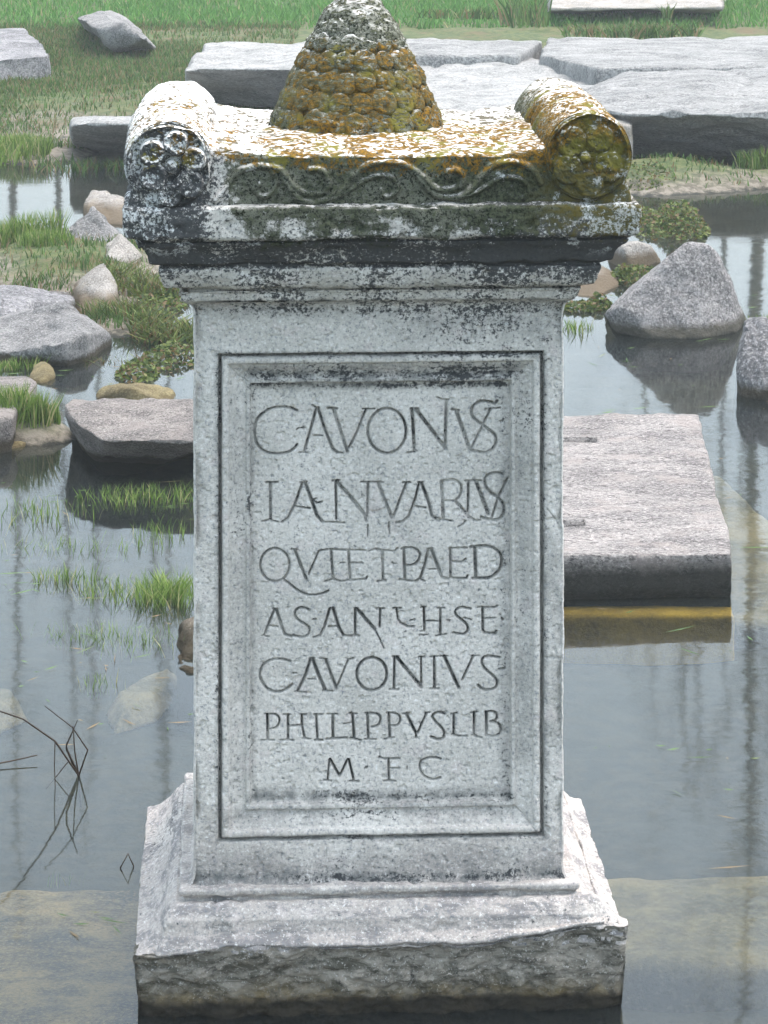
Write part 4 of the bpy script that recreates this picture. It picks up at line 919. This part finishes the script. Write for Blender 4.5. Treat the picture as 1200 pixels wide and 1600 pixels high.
# ------------------------------------------------------------------ plants
def blades(n, pos, h, wdt, lean=0.35, curl=0.5, seed=0):
    """pos(n)->(x,y,z) bases; returns V, F, tint"""
    r = np.random.default_rng(seed)
    B = pos; n = len(B)
    hgt_ = h * r.uniform(0.45, 1.15, n); ang = r.uniform(0, 2 * math.pi, n); ld = r.uniform(0, 2 * math.pi, n); ln = lean * r.uniform(0.1, 2.2, n) * hgt_
    w_ = wdt * r.uniform(0.6, 1.3, n)
    dx, dy = np.cos(ang) * w_ / 2, np.sin(ang) * w_ / 2; lx, ly = np.cos(ld) * ln, np.sin(ld) * ln
    def pt(sx, t, ws): return np.stack([B[:, 0] + sx * dx * ws + lx * t ** (1 + curl), B[:, 1] + sx * dy * ws + ly * t ** (1 + curl), B[:, 2] + hgt_ * t], -1)
    Vv = np.stack([pt(-1, 0, 1), pt(1, 0, 1), pt(1, .5, .85), pt(-1, .5, .85), pt(0, 1, 0)], 1).reshape(-1, 3)
    i = np.arange(n) * 5
    return Vv, [np.stack([i, i + 1, i + 2, i + 3], -1), np.stack([i + 3, i + 2, i + 4], -1)], np.repeat(r.random(n), 5)
def make_grass(name, ca, cb, cc_, split=0.75):
    q = NT(name); at_ = q.n("ShaderNodeAttribute", attribute_name="tint"); f = at_.outputs["Fac"]
    c = q.mix(q.ramp(f, 0.0, split), ca, cb); c = q.mix(q.ramp(f, split, min(1, split + 0.06)), c, cc_)
    q.l(c, q.b.inputs["Base Color"]); q.b.inputs["Roughness"].default_value = 0.6
    tl = q.n("ShaderNodeBsdfTranslucent"); q.l(c, tl.inputs[0]); mx = q.n("ShaderNodeMixShader"); mx.inputs[0].default_value = 0.3
    q.l(q.b.outputs[0], mx.inputs[1]); q.l(tl.outputs[0], mx.inputs[2]); q.l(mx.outputs[0], q.out.inputs[0])
    return q.m
G_FAR = make_grass("far_grass", (0.06, 0.15, 0.035), (0.12, 0.28, 0.06), (0.28, 0.25, 0.12), 0.92)
G_BANK = make_grass("bank_grass", (0.035, 0.075, 0.02), (0.10, 0.18, 0.045), (0.20, 0.15, 0.08), 0.74)
G_REED = make_grass("water_grass", (0.07, 0.13, 0.025), (0.18, 0.27, 0.06), (0.36, 0.34, 0.16), 0.86)
G_WEED = make_grass("broad_weed", (0.03, 0.055, 0.015), (0.13, 0.17, 0.04), (0.13, 0.09, 0.04), 0.76)
def grass_obj(name, label, pos, h, wdt, mat, seed, cat="grass", lean=0.4, kind='stuff'):
    Vv, Ff, tint = blades(0, pos, h, wdt, lean, 0.5, seed)
    me = mesh_np(name, Vv, Ff); at_ = me.attributes.new("tint", 'FLOAT', 'POINT')
    if len(at_.data) == len(tint): at_.data.foreach_set("value", tint.astype(np.float32))
    o = link(name, me, mat); tag(o, label, cat, kind=kind); return o
def scatter(n, x0, x1, y0, y1, seed, dens=None, land=True, zmin=0.012):
    r = np.random.default_rng(seed); X = r.uniform(x0, x1, n); Y = r.uniform(y0, y1, n); Z = terr(X, Y)
    k = Z > zmin if land else np.ones(n, bool)
    if dens is not None: k &= r.random(n) < dens(X, Y)
    return np.stack([X[k], Y[k], Z[k] - 0.004], -1)
def patch(X, Y, s, seed, a=-0.2, b=0.3): return sstep(a, b, fbm(np.stack([X, Y, X * 0], -1), s, 3, seed))
grass_obj("bank_grass", "short green grass covering the far bank in the mist behind the slabs",
          scatter(150000, -4.2, 4.6, 20.5, 30, 501, lambda X, Y: 0.45 + 0.55 * patch(X, Y, 1.2, 5)), 0.075, 0.011, G_FAR, 1)
grass_obj("bank_grass", "patchy grass and dry stalks on the left bank behind the rocks",
          scatter(110000, -4.0, -0.6, 14.6, 20.8, 502, lambda X, Y: 0.15 + 0.6 * patch(X, Y, 1.3, 6)), 0.045, 0.007, G_BANK, 2)
grass_obj("shore_grass", "tufted grass on the muddy spit among the left rocks",
          scatter(60000, -2.2, -0.85, 9.8, 13.2, 503, lambda X, Y: 0.10 + 0.6 * patch(X, Y, 3.2, 7, 0.0, 0.35), zmin=0.012), 0.04, 0.005, G_BANK, 3)
grass_obj("mud_sprouts", "thin low sprouts on the brown mud strip at right beyond the pond",
          scatter(9000, 0.9, 3.0, 12.9, 14.9, 504, lambda X, Y: 0.5 * patch(X, Y, 2.0, 8, 0.05, 0.35), zmin=-0.01), 0.04, 0.007, G_BANK, 4)
def tuft(label, px, py, rx, ry, n, h, seed, wdt=0.005, mat=G_REED, lean=0.3, name="grass_tuft", cat="grass tuft", z=None):
    p = at(px, py); r = np.random.default_rng(seed)
    a_ = r.uniform(0, 2 * math.pi, n); q_ = r.random(n) ** 0.6
    X = p.x + rx * q_ * np.cos(a_); Y = p.y + ry * q_ * np.sin(a_)
    Z = np.maximum(terr(X, Y), -0.02) if z is None else np.full(n, z)
    return grass_obj(name, label, np.stack([X, Y, Z - 0.002], -1), h, wdt, mat, seed, cat, lean, kind='stuff' if any(w_ in label for w_ in ('scatter', 'sparse', 'thin', 'few', 'low', 'loose')) else None)
tuft("thick bright green tuft at the left edge between far water and dark rock", 28, 392, 0.20, 0.16, 1000, 0.115, 21)
tuft("leafy green tuft in front of the peaked grey rock at left", 70, 412, 0.11, 0.12, 420, 0.07, 22)
tuft("yellow green tuft at the foot of the small white rock", 140, 440, 0.12, 0.10, 160, 0.05, 23, mat=G_BANK)
tuft("light green tuft on the far left bank in the haze", 15, 245, 0.22, 0.35, 900, 0.10, 24, 0.008)
tuft("green tuft growing beside the left edge below the triangular rock", 18, 575, 0.10, 0.05, 260, 0.06, 25)
tuft("dense grass tuft under the pale slab corner at left edge", 25, 685, 0.11, 0.06, 600, 0.085, 26, 0.004)
tuft("small grass tuft between the yellow rock and the open water", 62, 682, 0.06, 0.035, 260, 0.06, 27, 0.004)
tuft("straggly weed in the shallow water under the left cornice corner", 225, 455, 0.17, 0.22, 420, 0.09, 28, 0.008, G_WEED, 0.8)
tuft("olive weed bed beside the upper left edge of the shaft", 262, 520, 0.13, 0.22, 700, 0.07, 29, 0.010, G_WEED, 0.9)
tuft("short weeds around the foot of the pale pyramid rock", 190, 500, 0.14, 0.12, 260, 0.07, 30, 0.006, G_WEED, 0.7)
tuft("low weeds in the shallows between the triangular rock and the shaft", 190, 560, 0.20, 0.10, 120, 0.04, 34, 0.006, G_WEED, 0.9)
tuft("sparse grass row in front of the dark underside of the pink block", 225, 775, 0.17, 0.12, 330, 0.062, 31, 0.0028, lean=.35)
tuft("thin grass blades standing in the water at the left edge", 60, 800, 0.17, 0.17, 130, 0.065, 32, 0.0028, lean=.3)
tuft("long thin row of water grass in the middle of the left pond", 105, 905, 0.08, 0.05, 120, 0.065, 33, 0.0028, lean=.3)
tuft("dense water grass clump against the left side of the shaft", 262, 930, 0.075, 0.12, 420, 0.085, 35, 0.003, lean=.45)
tuft("loose water grass left of the dense clump by the shaft", 185, 925, 0.10, 0.12, 200, 0.06, 36, 0.0028, lean=.4)
tuft("scattered blades in open water below the loose grass", 150, 985, 0.17, 0.09, 140, 0.045, 37, 0.0025, lean=.4)
tuft("scattered dark blades in the pond midway between both grass rows", 120, 850, 0.22, 0.10, 120, 0.05, 48, 0.0026, lean=.4)
tuft("sparse upright blades in the water below the pink block's right end", 255, 830, 0.08, 0.14, 110, 0.055, 49, 0.0026, lean=.3)
tuft("wide thin scatter of short blades under the dense clump by the shaft", 215, 1000, 0.13, 0.10, 150, 0.045, 50, 0.0024, lean=.4)
tuft("few thin blades above the submerged wedge stone", 160, 1065, 0.05, 0.05, 34, 0.05, 38, 0.0025, lean=.25)
tuft("tiny sprig of blades in the water left of the altar base", 105, 1365, 0.035, 0.012, 16, 0.03, 39, 0.0022, lean=.25)
tuft("sparse thin blades in the water behind the right shaft edge", 905, 515, 0.07, 0.06, 60, 0.075, 40, 0.005, lean=.3)
tuft("thin water grass right of the pyramid boulder", 1185, 505, 0.06, 0.05, 60, 0.06, 41, 0.005, lean=.3)
tuft("short pale grass on the mud at the far right edge", 1190, 272, 0.12, 0.15, 300, 0.11, 42, 0.008)
tuft("dry twiggy stalks growing in the joint of the far slabs", 820, 98, 0.16, 0.25, 90, 0.28, 43, 0.012, G_BANK, 0.3, z=0.25)
tuft("small green weeds in the crack right of the pale slab", 985, 122, 0.45, 0.35, 700, 0.10, 44, 0.012, G_BANK, 0.7, z=0.27)
tuft("thin weeds along the far slab joint right of the cone", 745, 90, 0.42, 0.12, 200, 0.09, 45, 0.012, G_BANK, 0.6, z=0.27)
tuft("single small sprout on top of the massive block", 1042, 106, 0.04, 0.05, 30, 0.10, 46, 0.012, G_BANK, 0.5, z=0.33)
tuft("fine grass fringe at the near foot of the left bank block", 130, 262, 0.3, 0.2, 300, 0.08, 47, 0.007, G_BANK, 0.5)
# floating broad leaved weeds on the right
def leafy(label, px, py, rx, ry, n, h, seed):
    p = at(px, py); r = np.random.default_rng(seed); Vl, Fl, T = [], [], []
    for k in range(int(n * 1.8)):
        a_ = r.uniform(0, 6.283); q_ = r.random() ** 0.55
        c0 = np.array([p.x + rx * q_ * math.cos(a_), p.y + ry * q_ * math.sin(a_), h * (1 - q_ * q_) * r.uniform(0.1, 1.1) + 0.004])
        s_ = r.uniform(0.004, 0.013); d0 = r.normal(size=3) * [1, 1, 0.55]; d0 /= np.linalg.norm(d0); e0 = np.cross(d0, r.normal(size=3)); e0 /= np.linalg.norm(e0)
        b_ = len(Vl)
        for tt, ww in ((-1, 0), (-.3, .5), (.5, .45), (1, 0)):
            if ww: Vl += [c0 + d0 * s_ * tt + e0 * s_ * ww, c0 + d0 * s_ * tt - e0 * s_ * ww]
            else: Vl += [c0 + d0 * s_ * tt]
        Fl += [(b_, b_ + 1, b_ + 2, b_ + 2), (b_ + 1, b_ + 3, b_ + 4, b_ + 2), (b_ + 3, b_ + 5, b_ + 4, b_ + 4)]; T += [r.random()] * 6
    V_ = np.array(Vl); F4 = np.array([f for f in Fl if f[2] != f[3]]); F3 = np.array([f[:3] for f in Fl if f[2] == f[3]])
    me = mesh_np("water_weed", V_, [F4, F3]); at_ = me.attributes.new("tint", 'FLOAT', 'POINT')
    if len(at_.data) == len(T): at_.data.foreach_set("value", np.array(T, dtype=np.float32))
    o = link("water_weed", me, G_WEED); tag(o, label, "water weed", "leafy weeds in the right hand shallows" if seed < 620 else None, kind="stuff" if ("trailing" in label or "scattered" in label) else None); return o
leafy("bright leafy weed clump on the mud right below the bolster", 1010, 290, 0.20, 0.28, 900, 0.10, 601)
leafy("large spreading weed clump above the pyramid boulder", 1060, 358, 0.13, 0.30, 1000, 0.11, 602)
leafy("brownish weed trailing along the right side of the cornice", 1010, 350, 0.10, 0.45, 350, 0.05, 603)
leafy("small weed bunch between cornice edge and pyramid boulder", 975, 440, 0.06, 0.10, 220, 0.06, 604)
leafy("thin floating weed streak close to the top right shaft corner", 905, 482, 0.10, 0.09, 190, 0.02, 605)
leafy("flat weed patch floating beside the small yellowish rock", 1000, 425, 0.08, 0.12, 120, 0.02, 606)
leafy("weed sprig at the left tip of the pyramid boulder", 935, 478, 0.05, 0.06, 110, 0.04, 607)
for k, (px, py, s, lb) in enumerate([(270, 560, 1.0, "floating leaf patch touching the left shaft edge"), (215, 585, .7, "scattered floating leaves above the flat yellow rock"), (235, 480, 1.3, "leafy weed mass below the left corner of the cornice")]):
    leafy(lb, px, py, 0.10 * s, 0.20 * s, int(260 * s), 0.04, 620 + k)

# straws and leaf bits floating on the pond
def debris(label, n, x0, x1, y0, y1, seed):
    r = np.random.default_rng(seed); X = r.uniform(x0, x1, n); Y = r.uniform(y0, y1, n)
    k = (terr(X, Y) < -0.02) & (r.random(n) < patch(X, Y, 2.5, seed, -0.3, 0.4)); X, Y = X[k], Y[k]; n = len(X)
    a_ = r.normal(0, 0.7, n); l_ = r.uniform(0.006, 0.05, n) * r.random(n); w_ = r.uniform(0.0008, 0.0025, n); z_ = r.uniform(0.001, 0.004, n)
    ux, uy = np.cos(a_) * l_, np.sin(a_) * l_; vx, vy = -np.sin(a_) * w_, np.cos(a_) * w_
    Vv = np.stack([np.stack([X - ux, Y - uy, z_], -1), np.stack([X + vx, Y + vy, z_ + .001], -1), np.stack([X + ux, Y + uy, z_ + .002], -1), np.stack([X - vx, Y - vy, z_], -1)], 1).reshape(-1, 3)
    me = mesh_np("floating_straw", Vv, np.arange(4 * n).reshape(n, 4)); at_ = me.attributes.new("tint", 'FLOAT', 'POINT')
    if len(at_.data) == 4 * n: at_.data.foreach_set("value", np.repeat(r.uniform(0.3, 1, n), 4).astype(np.float32))
    tag(link("floating_straw", me, G_BANK), label, "straw", kind='stuff')
debris("straws and leaf bits drifting on the left half of the pond", 900, -1.2, -0.15, 4.6, 9.5, 701)
debris("straws and leaf bits drifting on the right half of the pond", 500, 0.4, 1.5, 4.6, 11.5, 702)

# ------------------------------------------------------------------ dead stems
q = NT("dead_stem"); q.b.inputs["Base Color"].default_value = (0.045, 0.03, 0.02, 1); q.b.inputs["Roughness"].default_value = 0.8; STEM = q.m
def tube(paths, seg=6):
    Vv, Ff, base = [], [], 0
    for pts, r0, r1 in paths:
        P_ = [Vector(p) for p in pts]
        for i, p in enumerate(P_):
            d0 = (P_[min(i + 1, len(P_) - 1)] - P_[max(i - 1, 0)]).normalized()
            a0 = d0.cross(Vector((0.31, 0.2, 1))).normalized(); b0 = d0.cross(a0); r = r0 + (r1 - r0) * i / (len(P_) - 1)
            for k in range(seg):
                t = 2 * math.pi * k / seg; Vv.append(p + (a0 * math.cos(t) + b0 * math.sin(t)) * r)
        for i in range(len(P_) - 1):
            for k in range(seg):
                Ff.append((base + i * seg + k, base + i * seg + (k + 1) % seg, base + (i + 1) * seg + (k + 1) % seg, base + (i + 1) * seg + k))
        base = len(Vv)
    return mesh_np("tube", np.array([tuple(v) for v in Vv]), np.array(Ff))
b0 = at(123, 1212)
br = empty("dead_branch", b0)
tag(br, "dark dead branch with bent twigs rising from the water at lower left", "branch")
def rel(P_): return [tuple(Vector(p) - b0) for p in P_]
link("stem", tube([(rel([b0 + Vector((0.004, 0, -0.06)), b0, atY(86, 5.46, .085), atY(36, 5.39, .15), atY(-40, 5.3, .21)]), .0022, .0014)]), STEM, br)
link("twig", tube([(rel([b0, atY(137, 5.50, .055), atY(113, 5.48, .105), atY(70, 5.45, .155)]), .0018, .0009)]), STEM, br)
link("twig", tube([(rel([b0, atY(104, 5.49, .06), atY(104, 5.47, .075), atY(114, 5.46, .105), atY(121, 5.46, .125)]), .0026, .0009)]), STEM, br)
link("twig", tube([(rel([b0, atY(117, 5.50, .05), atY(114, 5.47, .11)]), .0018, .0010)]), STEM, br)
link("twig", tube([(rel([atY(86, 5.46, .085), atY(85, 5.46, .04), atY(87, 5.46, -.03)]), .0010, .0008)]), STEM, br)
link("twig", tube([(rel([atY(108, 5.50, .035), atY(95, 5.50, .015), atY(72, 5.50, -.02)]), .0012, .0008)]), STEM, br)
def stem(label, pts, r=.0017):
    o0 = Vector((pts[0].x, pts[0].y, 0)); o = link("bent_stem", tube([([tuple(p - o0) for p in pts], r, r * .7)]), STEM); o.location = o0
    tag(o, label, "stem")
y0_ = at(198, 1357).y
stem("bent reed stem making a diamond with its reflection beside the altar base", [atY(191, y0_, -.005), atY(188, y0_, .001), atY(200, y0_, .026), atY(209, y0_ + .01, .0), atY(209, y0_ + .01, -.01)])
y1_ = at(30, 1195).y
stem("straight thin stem lying on the water at the left edge", [atY(-40, y1_ - .03, .004), atY(20, y1_, .008), atY(58, y1_ + .02, .012)], .0016)

# ------------------------------------------------------------------ bare trees on the far bank (seen mirrored in the pond)
q = NT("bark"); g = q.n("ShaderNodeNewGeometry"); c = q.mix(q.ramp(q.noise(g.outputs["Position"], 6, 5), 0.4, 0.6), (0.06, 0.055, 0.045), (0.14, 0.125, 0.10))
q.l(c, q.b.inputs["Base Color"]); BARK = q.m
def tree(label, x, y, H, r0, lean, seed, dense=1.0):
    r = random.Random(seed); z0 = float(terr(np.array([x]), np.array([y]))[0])
    r0 *= 0.9; t = empty("bare_tree", (x, y, z0)); tag(t, label, "tree", "bare trees on the far bank")
    tr_ = [Vector((lean * (k / 8) ** 1.3 * H + r.uniform(-.06, .06), r.uniform(-.08, .08), H * k / 8)) for k in range(9)]; tr_[0] = Vector((0, 0, -0.1))
    link("trunk", tube([(tr_, r0, r0 * .25)], 8), BARK, t)
    paths = []
    def grow(p, d_, ln, rad, lv):
        pts = [p]
        for k in range(4):
            d_ = (d_ + Vector((r.uniform(-.25, .25), r.uniform(-.25, .25), 0.10))).normalized(); p = p + d_ * ln / 4; pts.append(p)
            if lv < 3 and r.random() < 0.75 * dense:
                grow(p, (d_ + Vector((r.uniform(-1, 1), r.uniform(-1, 1), r.uniform(-.1, .7)))).normalized(), ln * .55, rad * .5, lv + 1)
        paths.append((pts, rad, rad * .4))
    for k in range(int(13 * dense)):
        f = r.uniform(0.38, 0.98); i = int(f * 8); p = tr_[i].lerp(tr_[min(i + 1, 8)], f * 8 - i); a_ = r.uniform(0, 6.28)
        grow(p, Vector((math.cos(a_) * .75, math.sin(a_) * .75, 0.75)).normalized(), H * 0.24 * (1.25 - f), r0 * .3 * (1.2 - f), 1)
    link("crown", tube(paths, 4), BARK, t)
TR = [(15, 38, 13, .075, .01, "slim bare tree mirrored at the far left edge of the pond"), (80, 34, 9.5, .06, .03, "slim leaning bare tree mirrored left of the dead branch"), (165, 41, 13, .06, -.02, "bare tree mirrored between the left grass rows"),
      (225, 36, 12, .055, .02, "thin bare tree mirrored close to the left side of the shaft"), (262, 44, 15, .06, .0, "tall bare tree mirrored just beside the left shaft edge"), (985, 40, 11, .05, .03, "thin bare tree mirrored right of the shaft"),
      (1045, 37, 11, .07, .02, "bare tree mirrored below the right slab"), (1090, 42, 13, .075, .0, "sturdier bare tree mirrored beside the right slab"), (1125, 34, 9, .05, .01, "short bare tree mirrored between slab and right edge"),
      (1185, 36, 14, .12, -.015, "thickest branching bare tree mirrored at the lower right edge")]
for k, (px, Y, H, r0, ln, lb) in enumerate(TR):
    tree(lb, (px - 600) * Y / FPX, Y, H, r0, ln, 900 + k, 1.9 if k == 9 else 0.8)

# ------------------------------------------------------------------ haze
hz = bpy.data.materials.new("haze_air"); hz.use_nodes = True; t_ = hz.node_tree
for n_0 in list(t_.nodes):
    if n_0.type == 'BSDF_PRINCIPLED': t_.nodes.remove(n_0)
pv = t_.nodes.new("ShaderNodeVolumePrincipled"); pv.inputs["Color"].default_value = (0.86, 0.93, 0.96, 1); pv.inputs["Density"].default_value = 0.0027
t_.links.new(pv.outputs[0], [n_0 for n_0 in t_.nodes if n_0.type == 'OUTPUT_MATERIAL'][0].inputs["Volume"])
hv8 = np.array([(x, y, z) for x in (-165, 165) for y in (-65, 245) for z in (-1.3, 17)], float)
hf = np.array([(0, 1, 3, 2), (4, 6, 7, 5), (0, 4, 5, 1), (2, 3, 7, 6), (0, 2, 6, 4), (1, 5, 7, 3)])
tag(link("haze", mesh_np("haze", hv8, hf), hz), kind='stuff')
